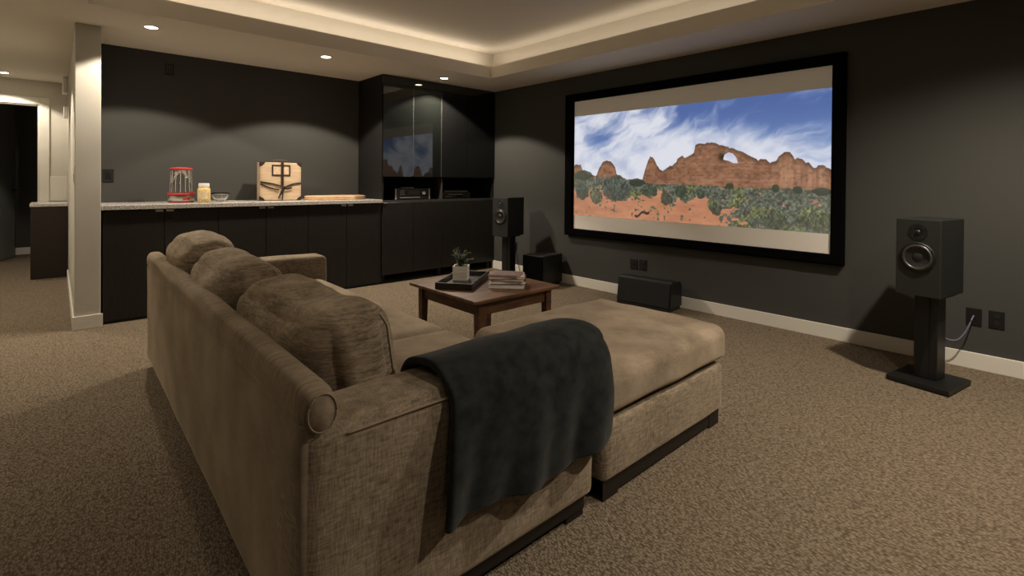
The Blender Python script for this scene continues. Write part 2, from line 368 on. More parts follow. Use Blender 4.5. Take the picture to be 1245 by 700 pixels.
# ------------------------------------------------------------------ bar base cabinets
seams = [0.262, 0.656, 1.045, 1.435, 1.820, 2.210, 2.600]
G = 'black base cabinets under the stone counter'
names = ['black two-door base cabinet next to the white partition', 'black two-door base cabinet below the wooden carrying case', 'black two-door base cabinet beside the tall cabinet, under the round board']
for k in range(3):
    x0, x1, x2 = seams[2*k], seams[2*k+1], seams[2*k+2]
    t = thing('base_cabinet', names[k], 'cabinet', ((x0+x2)/2, YC, 0), 0, G); ox = (x0+x2)/2
    obj('body', bx(x0-ox+0.001, x2-ox-0.001, 0.021, YB-YC-0.002, 0.0, 0.880), M_cabside, t)
    for (a, b, side) in ((x0, x1, 1), (x1, x2, -1)):
        dr = obj('door', bx(a-ox+0.0022, b-ox-0.0022, 0.0, 0.0195, 0.022 if True else 0, 0.872), M_cab, t, bevel=0.0015, seg=1)
        e = b if side == 1 else a
        px0 = e-ox-0.062 if side == 1 else e-ox+0.010
        bm = bmesh.new(); box(bm, px0, px0+0.052, -0.014, 0.0, 0.8725, 0.8765); box(bm, px0, px0+0.052, -0.014, -0.0115, 0.858, 0.8725)
        obj('pull', bm, M_metal, dr)
        obj('dark_square', bx(px0+0.006, px0+0.046, -0.004, -0.0002, 0.800, 0.857), M_blackplastic, dr, bevel=0.001)  # flat dark square just below each pull
    obj('plinth_gap_fill', bx(x0-ox+0.001, x2-ox-0.001, 0.004, 0.020, 0.0, 0.020), M_cabside, t)
bm = bx(0.2515, 2.600, YC-0.025, YB-0.001, 0.8815, 0.917)
ct = obj('stone_counter', bm, M_granite, bevel=0.003); tag(ct, 'speckled grey and cream stone counter along the back wall', 'counter')

# ------------------------------------------------------------------ tall media cabinet
t = thing('tall_cabinet', 'tall black cabinet with glossy doors reaching the ceiling in the corner', 'cabinet', (3.395, YC, 0)); ox = 3.395
X0, X1 = 2.604, XW-0.002; D = YB-YC-0.002
bm = bmesh.new()
box(bm, X0-ox, X0-ox+0.02, 0.004, D, 0.09, 2.272)
box(bm, X1-ox-0.02, X1-ox, 0.004, D, 0.09, 2.272)
box(bm, X0-ox+0.02, X1-ox-0.02, D-0.02, D, 0.09, 2.272)
box(bm, X0-ox+0.02, X1-ox-0.02, 0.004, D-0.02, 0.885, 0.905)
box(bm, X0-ox+0.02, X1-ox-0.02, 0.004, D-0.02, 1.158, 1.172)
box(bm, X0-ox+0.02, X1-ox-0.02, 0.004, D-0.02, 0.09, 0.11)
box(bm, X0-ox+0.02, X1-ox-0.02, 0.004, D-0.02, 2.252, 2.272)
obj('carcass', bm, M_niche, t)
obj('side_panel', bx(X0-ox-0.002, X0-ox-0.0002, 0.0, D, 0.918, 2.272), M_cabside, t)
box(b := bmesh.new(), 3.375-ox, 3.393-ox, 0.002, 0.30, 0.9052, 1.1578); obj('divider', b, mat('divider_grey', (0.045, 0.042, 0.038), 0.5), t)
obj('shelf_edge', bx(X0-ox+0.001, X1-ox-0.001, -0.001, 0.0035, 0.884, 0.906), mat('shelf_edge_grey', (0.05, 0.047, 0.042), 0.4), t)
ls = [2.606, 2.990, 3.384, 3.785, X1]
for a, b in zip(ls, ls[1:]):
    obj('door', bx(a-ox+0.002, b-ox-0.002, -0.016, 0.0035, 0.095, 0.882), M_cab, t, bevel=0.0015, seg=1)
us = [2.606, 2.980, 3.360, 3.745, X1]
for i, (a, b) in enumerate(zip(us, us[1:])):
    obj('glass_door', bx(a-ox+0.003, b-ox-0.003, -0.014, 0.003, 1.168, 2.175), M_glassdoor if i < 2 else mat('black_satin_door', (0.007, 0.007, 0.007), 0.22, spec=0.5) if i == 2 else bpy.data.materials['black_satin_door'], t)
for ex in (2.980, 3.360): obj('edge_strip', bx(ex-ox-0.0025, ex-ox+0.0025, -0.016, 0.002, 1.170, 2.174), bpy.data.materials.get('edge_strip_grey') or mat('edge_strip_grey', (0.07, 0.066, 0.058), 0.4), t)
obj('top_panel', bx(X0-ox, X1-ox, -0.012, 0.003, 2.180, 2.272), M_glassdoor, t)
for sx in (2.605, 3.345, 4.10):
    obj('foot', bx(sx-ox+0.002, sx-ox+0.05, 0.03, 0.07, 0.0, 0.0895), M_cabside, t)
    obj('foot', bx(sx-ox+0.002, sx-ox+0.05, 0.47, 0.51, 0.0, 0.0895), M_cabside, t)
obj('pull', bx(2.612-ox, 2.655-ox, -0.026, -0.016, 0.8765, 0.881), M_metal, t)

# components in the niche
def hifi(name, label, x0, x1, z1, y, kind):
    cx = (x0+x1)/2; wd = x1-x0; hh = z1
    t = thing(name, label, 'stereo', (cx, y, 0.9055))
    obj('case', bx(-wd/2+0.004, wd/2-0.004, 0.006, 0.34, 0.008, hh), M_blackplastic, t)
    fp = obj('front_panel', bx(-wd/2, wd/2, 0, 0.006, 0.006, hh), M_hifi, t, bevel=0.001)
    for sx in (-1, 1):
        for yy in (0.04, 0.30): obj('foot', lathe([(0.014, 0), (0.014, 0.008)], 10, center=(sx*(wd/2-0.05), yy, 0)), M_rubber, t)
    if kind == 0:
        obj('display', bx(-0.06, 0.085, -0.0015, 0, hh*0.46, hh*0.82), mat('dim_display', (0.10, 0.095, 0.09), 0.25), fp)
        for sx in (-1, 1): obj('side_trim', bx(sx*wd/2-0.008, sx*wd/2+0.008, -0.004, 0.004, 0.006, hh), M_hifi2, t)
        for i in range(11): obj('button', bx(-0.165+i*0.024, -0.165+i*0.024+0.017, -0.004, 0, hh*0.16, hh*0.25), M_hifi2, fp)
        for i in range(3): obj('button', bx(-0.165, -0.105, -0.002, 0, hh*(0.45+0.16*i), hh*(0.50+0.16*i)), M_hifi2, fp)
        obj('knob', lathe([(0.018, -0.018), (0.020, -0.014), (0.020, 0)], 20, 'Y', center=(0.14, 0, hh*0.6)), M_hifi2, fp)
        obj('knob', lathe([(0.012, -0.012), (0.013, -0.01), (0.013, 0)], 16, 'Y', center=(-0.085, 0, hh*0.62)), M_hifi, fp)
    else:
        obj('disc_slot', bx(-0.12, 0.10, -0.0015, 0, hh*0.62, hh*0.70), M_hifi2, fp)
        obj('display', bx(0.0, 0.10, -0.001, 0, hh*0.25, hh*0.5), M_niche, fp)
        for i in range(4): obj('button', bx(-0.16+i*0.025, -0.145+i*0.025, -0.003, 0, hh*0.25, hh*0.35), M_hifi2, fp)
    return t
hifi('stereo_receiver', 'black stereo receiver with grey buttons in the cabinet niche, left of the divider', 2.80, 3.24, 0.128, 5.00, 0)
hifi('disc_player', 'flat black disc player in the cabinet niche, right of the divider', 3.42, 3.86, 0.078, 5.02, 1)
t = thing('set_top_box', 'slim dark box lying on top of the right disc player', 'media box', (3.66, 5.03, 0.9055+0.0785))
obj('case', bx(-0.19, 0.17, 0, 0.22, 0.003, 0.026), M_hifi, t, bevel=0.002); obj('front_strip', bx(-0.18, 0.16, -0.0015, 0, 0.008, 0.013), M_hifi2, t)
t = thing('remote_control', 'small grey remote lying on the black stereo receiver', 'remote', (2.98, 5.05, 0.9055+0.1285))
obj('body', bx(-0.08, 0.08, 0, 0.045, 0, 0.014), M_hifi2, t, bevel=0.004)
for i in range(5): obj('button', bx(-0.06+i*0.025, -0.048+i*0.025, 0.015, 0.028, 0.014, 0.0165), M_blackplastic, t)

# ------------------------------------------------------------------ things on the counter
ZC = 0.9175
# popcorn maker
t = thing('popcorn_maker', 'red and chrome popcorn maker with a clear ribbed cylinder on the counter', 'popcorn maker', (0.818, 5.25, ZC))
obj('base', lathe([(0.090, 0), (0.098, 0.004), (0.098, 0.010), (0.094, 0.012)], 36), M_red, t, smooth=False)
cb = obj('chrome_band', lathe([(0.094, 0.0122), (0.099, 0.016), (0.099, 0.060), (0.096, 0.064)], 40), M_chrome, t, smooth=True)
bm = bmesh.new()
for k in range(4):
    a0 = R(-92+k*8); a1 = R(-92+(k+1)*8)
    vs = [bm.verts.new((0.0995*math.cos(a), 0.0995*math.sin(a), z)) for a, z in ((a0, 0.022), (a1, 0.022), (a1, 0.048), (a0, 0.048))]; bm.faces.new(vs)
bmesh.ops.remove_doubles(bm, verts=bm.verts[:], dist=1e-5)
obj('red_label', bm, M_red, cb)
obj('red_ring', lathe([(0.098, 0.0642), (0.108, 0.067), (0.110, 0.076), (0.106, 0.080), (0.088, 0.082)], 40), M_red, t, smooth=False)
bm = bmesh.new()
for k in range(24):
    a = 2*math.pi*k/24; lathe([(0.006, 0.0822), (0.005, 0.0885), (0.002, 0.090)], 6, bm=bm, center=(0.098*math.cos(a), 0.098*math.sin(a), 0))
obj('crown_beads', bm, M_red, t)['kind'] = 'stuff'
obj('clear_cylinder', lathe([(0.080, 0.0825), (0.084, 0.09), (0.078, 0.284), (0.0755, 0.284), (0.0815, 0.09), (0.078, 0.084)], 40, close=False), M_clear, t, smooth=True)
for k in range(14):
    a = 2*math.pi*k/14
    tube([(0.083*math.cos(a), 0.083*math.sin(a), 0.092), (0.0775*math.cos(a), 0.0775*math.sin(a), 0.283)], 0.0022, 5, b := bmesh.new())
    obj('rib', b, bpy.data.materials.get('clear_rib') or mat('clear_rib', (0.55, 0.50, 0.45), 0.25), t)
obj('lid', lathe([(0.070, 0.2845), (0.086, 0.286), (0.088, 0.298), (0.080, 0.306), (0.030, 0.311)], 36), M_red, t, smooth=False)
# jar of kernels
t = thing('popcorn_jar', 'clear jar of popcorn kernels with a white lid beside the red popcorn maker', 'jar', (0.972, 5.14, ZC))
obj('jar_body', lathe([(0.044, 0), (0.050, 0.006), (0.0505, 0.110), (0.044, 0.130), (0.036, 0.136)], 32), M_kernel, t, smooth=True)
bm = bmesh.new(); N = 20
for k in range(N):
    a0, a1 = R(-175+k*110/N), R(-175+(k+1)*110/N)
    bm.faces.new([bm.verts.new((0.0515*math.cos(a), 0.0515*math.sin(a), z)) for a, z in ((a0, 0.03), (a1, 0.03), (a1, 0.095), (a0, 0.095))])
bmesh.ops.remove_doubles(bm, verts=bm.verts[:], dist=1e-5)
obj('label', bm, M_label, t, smooth=True)
obj('lid', lathe([(0.038, 0.1365), (0.042, 0.138), (0.042, 0.166), (0.039, 0.170)], 32), M_lidwhite, t, bevel=0.001)
# glass bowl
b = obj('glass_bowl', lathe([(0.001, 0.004), (0.030, 0.004), (0.055, 0.030), (0.072, 0.068), (0.074, 0.084), (0.0715, 0.084), (0.069, 0.069), (0.052, 0.034), (0.028, 0.009), (0.001, 0.009)], 40, close=False), M_glass, smooth=True)
b.location = (1.125, 5.25, ZC-0.003); tag(b, 'small clear glass bowl between the kernel jar and the wooden case', 'bowl')
# carrying case
t = thing('carrying_case', 'pale wooden carrying case with dark leather corners and tied straps', 'case', (1.645, 5.20, ZC), R(-4))
W, Dp, H = 0.375, 0.15, 0.375
obj('body', bx(-W/2, W/2, 0, Dp, 0.004, H), M_crate, t, bevel=0.004)
for sx in (-1, 1):
    for sz in (0, 1):
        bm = bmesh.new(); x = sx*(W/2); z = 0.002 if sz == 0 else H+0.002; s = 0.042
        ez = 1 if sz == 0 else -1
        vs = [(x+sx*0.003, z), (x-sx*s, z), (x-sx*s*0.75, z+ez*s*0.45), (x-sx*s*0.45, z+ez*s*0.75), (x+sx*0.003, z+ez*s)]
        f = [bm.verts.new((a, -0.003, c)) for a, c in vs]; g = [bm.verts.new((a, 0.040, c)) for a, c in vs]
        bm.faces.new(f); bm.faces.new(g)
        for k in range(5): bm.faces.new((f[k], f[(k+1) % 5], g[(k+1) % 5], g[k]))
        obj('corner_guard', bm, M_leather, t)
bm = bmesh.new()
fx0, fx1, fz0, fz1 = -0.085, 0.085, 0.245, 0.352
for q in ((fx0, fx1, fz1-0.012, fz1), (fx0, fx1, fz0, fz0+0.012), (fx0, fx0+0.012, fz0+0.012, fz1-0.012), (fx1-0.012, fx1, fz0+0.012, fz1-0.012)):
    box(bm, q[0], q[1], -0.005, 0, q[2], q[3])
obj('label_frame', bm, M_leather, t); obj('label_card', bx(fx0+0.012, fx1-0.012, -0.002, 0, fz0+0.012, fz1-0.012), M_labelpaper, t)
bm = bmesh.new(); box(bm, -0.002, 0.022, -0.009, -0.0052, 0.13, H+0.004); box(bm, -0.002, 0.022, -0.009, Dp, H+0.001, H+0.005)
obj('vertical_strap', bm, M_leather, t)
def ribbon(pts, wdt, thk=0.003):
    bm = bmesh.new(); P = [Vector(p) for p in pts]; rows = []
    for i, p in enumerate(P):
        dd = (P[min(i+1, len(P)-1)]-P[max(i-1, 0)]).normalized(); s = Vector((dd.z, 0, -dd.x)).normalized()*wdt/2
        if s.length < 1e-6: s = Vector((0, 0, wdt/2))
        rows.append([bm.verts.new(p+s), bm.verts.new(p-s), bm.verts.new(p-s+Vector((0, thk, 0))), bm.verts.new(p+s+Vector((0, thk, 0)))])
    for a, b2 in zip(rows, rows[1:]):
        for k in range(4): bm.faces.new((a[k], a[(k+1) % 4], b2[(k+1) % 4], b2[k]))
    bm.faces.new(rows[0]); bm.faces.new(rows[-1]); return bm
for pts in ([(-W/2-0.004, -0.006, 0.185), (-0.08, -0.008, 0.165), (0.02, -0.012, 0.135)], [(W/2+0.004, -0.006, 0.175), (0.10, -0.008, 0.16), (0.02, -0.012, 0.125)],
            [(-W/2-0.004, -0.006, 0.165), (-0.10, -0.009, 0.125), (-0.02, -0.012, 0.105)], [(0.02, -0.012, 0.13), (0.05, -0.016, 0.115), (0.10, -0.012, 0.125)]):
    obj('strap', ribbon(smoothpath(pts, 6), 0.014), M_leather, t)
for pts in ([(0.02, -0.015, 0.130), (-0.005, -0.020, 0.08), (-0.028, -0.016, 0.02)], [(0.02, -0.015, 0.130), (0.012, -0.022, 0.07), (0.008, -0.018, 0.008)], [(0.03, -0.015, 0.125), (0.015, -0.024, 0.095), (-0.010, -0.018, 0.055)]):
    obj('strap_tail', ribbon(smoothpath(pts, 6), 0.012), M_leather, t)
obj('knot', xf(soft_box(0.035, 0.016, 0.03, 0.007, 4), Matrix.Translation((0.02, -0.016, 0.130))), M_leather, t, smooth=True)
tube(smoothpath([(-0.07, 0.06, H+0.004), (-0.06, 0.06, H+0.020), (0.0, 0.06, H+0.025), (0.06, 0.06, H+0.020), (0.07, 0.06, H+0.004)], 5), 0.006, 8, b := bmesh.new()); obj('handle', b, M_leather, t)
bm = bmesh.new()
for k in range(12):
    for sx in (-1, 1): lathe([(0.003, -0.0015), (0.003, 0)], 6, 'Y', bm=bm, center=(sx*(W/2-0.012), 0, 0.055+k*0.024))
obj('rivets', bm, M_leather, t)['kind'] = 'stuff'
# round board
t = thing('wooden_board', 'long low pale wooden serving board lying on the counter by the tall cabinet', 'board', (2.20, 5.20, ZC))
bm = lathe([(0.315, 0), (0.325, 0.004), (0.325, 0.036), (0.318, 0.041)], 48); xf(bm, Matrix.Diagonal((1, 0.5, 1, 1)))
obj('board', bm, M_board, t)
bm = lathe([(0.305, 0.0412), (0.309, 0.0435), (0.318, 0.0412)], 48, close=False); xf(bm, Matrix.Diagonal((1, 0.5, 1, 1))); obj('rim', bm, M_board, t)

# ------------------------------------------------------------------ wall plates
def plate(name, label, cat, frame, w_, h_, kind):
    t = bpy.data.objects.new(name, None); C.objects.link(t); t.matrix_world = frame; t.empty_display_size = 0.05; tag(t, label, cat)
    obj('cover_plate', bx(-w_/2, w_/2, -0.006, 0, -h_/2, h_/2), M_plate, t, bevel=0.002)
    if kind == 'outlet':
        for s in (-1, 1): obj('socket', lathe([(0.015, -0.008), (0.016, -0.006)], 16, 'Y', center=(0, 0, s*h_*0.2)), mat('socket_black', (0.014, 0.014, 0.014), 0.35) if 'socket_black' not in bpy.data.materials else bpy.data.materials['socket_black'], t)
    elif kind == 'jack':
        obj('jack', lathe([(0.007, -0.014), (0.008, -0.006)], 12, 'Y', center=(0, 0, 0)), M_dmetal, t)
    elif kind == 'switch':
        obj('rocker', bx(-0.016, 0.016, -0.010, -0.006, -0.03, 0.03), M_blackplastic, t, bevel=0.001)
    elif kind == 'vent':
        for s in (-1, 0, 1): obj('slat', bx(s*0.018-0.004, s*0.018+0.004, -0.010, -0.006, -h_*0.35, h_*0.35), bpy.data.materials.get('slat_grey') or mat('slat_grey', (0.03, 0.03, 0.03), 0.4), t)
    return t
def on_back(x, z): return Matrix.Translation((x, YB-0.0005, z))
def on_right(y, z): return Matrix.Translation((XW-0.0005, y, z)) @ Matrix.Rotation(R(-90), 4, 'Z')
plate('light_switch', 'black double switch plate on the back wall beside the white partition', 'switch', on_back(0.329, 1.150), 0.075, 0.115, 'switch')
plate('wall_speaker_plate', 'small black slotted plate high on the back wall', 'wall plate', on_back(0.767, 2.127), 0.068, 0.105, 'vent')
plate('wall_outlet', 'black jack plate below the screen, nearer the subwoofer', 'outlet', on_right(2.812, 0.329), 0.08, 0.10, 'jack')
plate('wall_outlet', 'black outlet plate below the screen, nearer the right speaker', 'outlet', on_right(2.710, 0.331), 0.08, 0.10, 'outlet')
plate('wall_outlet', 'black wall plate with a cable plugged in, beside the right speaker', 'outlet', on_right(0.354, 0.322), 0.072, 0.105, 'jack')
plate('wall_outlet', 'rightmost black double outlet, nothing plugged in', 'outlet', on_right(0.253, 0.323), 0.070, 0.105, 'outlet')
plate('wall_outlet', 'narrow black outlet behind the left speaker stand', 'outlet', on_right(4.52, 0.325), 0.05, 0.10, 'outlet')

# cables
tube(smoothpath([(4.175, 0.354, 0.33), (4.14, 0.360, 0.31), (4.12, 0.385, 0.235), (4.10, 0.425, 0.178), (4.08, 0.485, 0.19), (4.03, 0.55, 0.30), (3.93, 0.55, 0.50), (3.892, 0.49, 0.60)], 8), 0.004, 8, b := bmesh.new())
tag(obj('speaker_cable', b, M_cable), 'blue-grey cable looping from the wall plate to the right speaker', 'cable')
tube(smoothpath([(4.180, 4.52, 0.29), (4.165, 4.47, 0.18), (4.14, 4.40, 0.06), (4.10, 4.33, 0.006)], 8), 0.0035, 6, b := bmesh.new())
tag(obj('speaker_cable', b, M_blackplastic), 'thin dark cable hanging behind the left speaker stand', 'cable')

# ------------------------------------------------------------------ stand speakers
def speaker(name, label, lbl2, loc, rz, zb, mirror=1):
    """front faces local -X; stand and cabinet are two things"""
    st = thing('speaker_stand', lbl2, 'speaker stand', loc, rz)
    obj('base_plate', bx(-0.015, 0.300, -0.145, 0.145, 0.006, 0.032), M_stand, st, bevel=0.002)
    for x in (0.01, 0.27):
        for y in (-0.12, 0.12): obj('spike', lathe([(0.008, 0), (0.010, 0.006)], 8, center=(x, y, 0)), M_stand, st)
    obj('post', bx(0.100, 0.215, -0.055, 0.055, 0.032, zb-0.013), M_stand, st, bevel=0.004)
    obj('post_channel', bx(0.0945, 0.100, -0.018, 0.018, 0.036, zb-0.016), M_dmetal, st)
    obj('top_plate', bx(0.055, 0.265, -0.085, 0.085, zb-0.013, zb-0.001), M_stand, st, bevel=0.002)
    t = thing(name, label, 'speaker', (loc[0], loc[1], loc[2]+zb), rz)
    Wd, Dd, Hh = 0.205, 0.31, 0.425
    obj('cabinet', bx(0.0, Dd, -Wd/2, Wd/2, 0, Hh), M_spk2, t, bevel=0.004)
    fb = obj('front_baffle', bx(-0.018, -0.0005, -Wd/2, Wd/2, 0, Hh), M_spk, t, bevel=0.003)
    wz = 0.215
    wf = obj('woofer_ring', lathe([(0.083, -0.018), (0.083, -0.024), (0.076, -0.027), (0.068, -0.024)], 40, 'X', center=(0, 0, wz), close=False), M_rubber, t, smooth=True)
    obj('woofer_surround', lathe([(0.071, -0.0262), (0.068, -0.030), (0.061, -0.031), (0.057, -0.027), (0.0565, -0.0245)], 40, 'X', center=(0, 0, wz), close=False), M_ring, t, smooth=True)
    cone = obj('woofer_cone', lathe([(0.0575, -0.0255), (0.0465, -0.0225), (0.026, -0.0187)], 40, 'X', center=(0, 0, wz), close=False), M_cone, t, smooth=True)
    obj('dust_cap', lathe([(0.026, -0.0187), (0.020, -0.0225), (0.010, -0.0245), (0.001, -0.025)], 24, 'X', center=(0, 0, wz), close=False), M_cone, cone, smooth=True)
    tw = obj('tweeter_plate', lathe([(0.045, -0.0182), (0.045, -0.0205), (0.020, -0.0205), (0.016, -0.0185)], 36, 'X', center=(0, 0, 0.355), close=True), M_rubber, t, smooth=False)
    obj('tweeter_dome', lathe([(0.014, -0.0207), (0.012, -0.0245), (0.006, -0.027), (0.001, -0.0275)], 20, 'X', center=(0, 0, 0.355), close=False), M_cone, tw, smooth=True)
    for k in range(4):
        a = R(45+90*k); obj('screw', lathe([(0.003, -0.0215), (0.003, -0.0205)], 8, 'X', center=(0, 0.036*math.cos(a), 0.355+0.036*math.sin(a))), M_ring, tw)
    for k in range(6):
        a = R(30+60*k); obj('screw', lathe([(0.003, -0.028), (0.003, -0.024)], 8, 'X', center=(0, 0.0795*math.cos(a), wz+0.0795*math.sin(a))), M_dmetal, t)
    return t
speaker('bookshelf_speaker', 'black bookshelf speaker right of the projection screen', 'black pedestal stand under the right speaker', (3.555, 0.530, 0), R(-11), 0.515)
speaker('bookshelf_speaker', 'black bookshelf speaker between the tall cabinet and the screen', 'black pedestal stand under the left speaker, behind the books', (3.62, 4.15, 0), R(14), 0.52)

# ------------------------------------------------------------------ subwoofer
t = thing('subwoofer', 'black cube subwoofer on the floor left of the screen', 'subwoofer', (3.80, 3.67, 0), R(8))
obj('cabinet', bx(0, 0.355, 0, 0.275, 0.018, 0.332), M_subtop, t, bevel=0.005)
obj('front_grille', bx(-0.012, -0.0005, 0.006, 0.269, 0.024, 0.326), M_velvet, t, bevel=0.003)
for x in (0.03, 0.32):
    for y in (0.03, 0.245): obj('foot', lathe([(0.018, 0), (0.020, 0.018)], 14, center=(x, y, 0)), M_rubber, t)
t = thing('center_speaker', 'long low black centre speaker on the floor under the screen', 'speaker', (3.93, 2.262, 0), R(4.5))
obj('cradle', bx(-0.025, 0.205, 0.01, 0.52, 0.0, 0.030), M_stand, t, bevel=0.003)
bm = bmesh.new(); prof = [(-0.012, 0.031), (0.215, 0.031), (0.215, 0.215), (0.19, 0.246), (0.035, 0.262), (0.018, 0.25)]
a = [bm.verts.new((x, 0, z)) for x, z in prof]; b = [bm.verts.new((x, 0.53, z)) for x, z in prof]
bm.faces.new(a); bm.faces.new(b)
for k in range(6): bm.faces.new((a[k], a[(k+1) % 6], b[(k+1) % 6], b[k]))
obj('cabinet', bm, M_spk2, t, bevel=0.004)
bm = bmesh.new(); prof = [(-0.0125, 0.036), (-0.028, 0.040), (0.002, 0.244), (0.0165, 0.246)]
a = [bm.verts.new((x, 0.012, z)) for x, z in prof]; b = [bm.verts.new((x, 0.518, z)) for x, z in prof]
bm.faces.new(a); bm.faces.new(b)
for k in range(4): bm.faces.new((a[k], a[(k+1) % 4], b[(k+1) % 4], b[k]))
obj('grille', bm, mat('grille_cloth', (0.010, 0.010, 0.010), 0.9, bump=0.2, bscale=400), t)

# ------------------------------------------------------------------ projection screen
XS = 4.13
SY0, SY1, SZ0, SZ1 = 1.122, 3.560, 0.622, 1.990      # visible cloth
t = thing('projection_screen', 'large fixed projection screen with black velvet frame showing a desert rock arch', 'screen', (XW-0.001, (SY0+SY1)/2, 0)); cy = (SY0+SY1)/2
FY0, FY1, FZ0, FZ1 = 1.040, 3.680, 0.545, 2.072
fx = XS-XW+0.001
def framebar(name, y0, y1, z0, z1, miter):
    bm = bmesh.new()
    # bevelled velvet profile: thin at the cloth, proud at the middle, sloping back to the wall
    pass
def frame_profile(bm, pa, pb, inward):
    """bar between two mitred corners; pa/pb = (outer, inner) (y,z) pairs"""
    depth = [(-0.052, 0.0), (-0.060, 0.16), (-0.060, 0.86), (-0.048, 1.0)]
    rows = []
    for (o, i) in (pa, pb):
        row = [bm.verts.new((-0.001, o[0]-cy, o[1]))]
        row += [bm.verts.new((dx, o[0]-cy+(i[0]-o[0])*f, o[1]+(i[1]-o[1])*f)) for dx, f in depth]
        row += [bm.verts.new((-0.030, i[0]-cy, i[1]))]
        row += [bm.verts.new((-0.001, i[0]-cy, i[1]))]
        rows.append(row)
    n = len(rows[0])
    for k in range(n): bm.faces.new((rows[0][k], rows[0][(k+1) % n], rows[1][(k+1) % n], rows[1][k]))
    bm.faces.new(rows[0]); bm.faces.new(rows[1])
O = [(FY0, FZ0), (FY1, FZ0), (FY1, FZ1), (FY0, FZ1)]; I = [(SY0, SZ0), (SY1, SZ0), (SY1, SZ1), (SY0, SZ1)]
for k in range(4):
    bm = bmesh.new(); frame_profile(bm, (O[k], I[k]), (O[(k+1) % 4], I[(k+1) % 4]), 0)
    obj('frame_bar', bm, M_velvet, t)
obj('screen_cloth', bx(-0.036, -0.031, SY0-cy-0.001+0.001, SY1-cy, SZ0, SZ1), M_screen, t)

def vnoise(x, y, seed=0):
    xi = np.floor(x).astype(np.int64); yi = np.floor(y).astype(np.int64); fx_ = x-xi; fy_ = y-yi
    def h(a, b):
        n = (a*374761393+b*668265263+seed*1442695041) & 0x7fffffff
        n = ((n ^ (n >> 13))*1274126177) & 0x7fffffff
        return ((n ^ (n >> 16)) & 0xffff)/65535.0
    ux = fx_*fx_*(3-2*fx_); uy = fy_*fy_*(3-2*fy_)
    return (h(xi, yi)*(1-ux)+h(xi+1, yi)*ux)*(1-uy)+(h(xi, yi+1)*(1-ux)+h(xi+1, yi+1)*ux)*uy
def fbm(x, y, o=4, seed=0):
    s = 0; a = 0.5; tt = 0
    for i in range(o): s = s+a*vnoise(x*2**i, y*2**i, seed+i); tt += a; a *= 0.55
    return s/tt
PY0, PY1, PZ0, PZ1 = 1.124, 3.556, 0.768, 1.830
def pix(pxy):           # photograph landmarks measured on the wall plane -> u,v inside the projected picture
    px, py = pxy; r = Fv+Rv*((px-622.5)/608.27)-Uv*((py-223.22)/608.27); k = (XS+0.024)/r.x
    q = r*k; return ((PY1-q.y)/(PY1-PY0), (PZ1-(q.z+1.14))/(PZ1-PZ0))
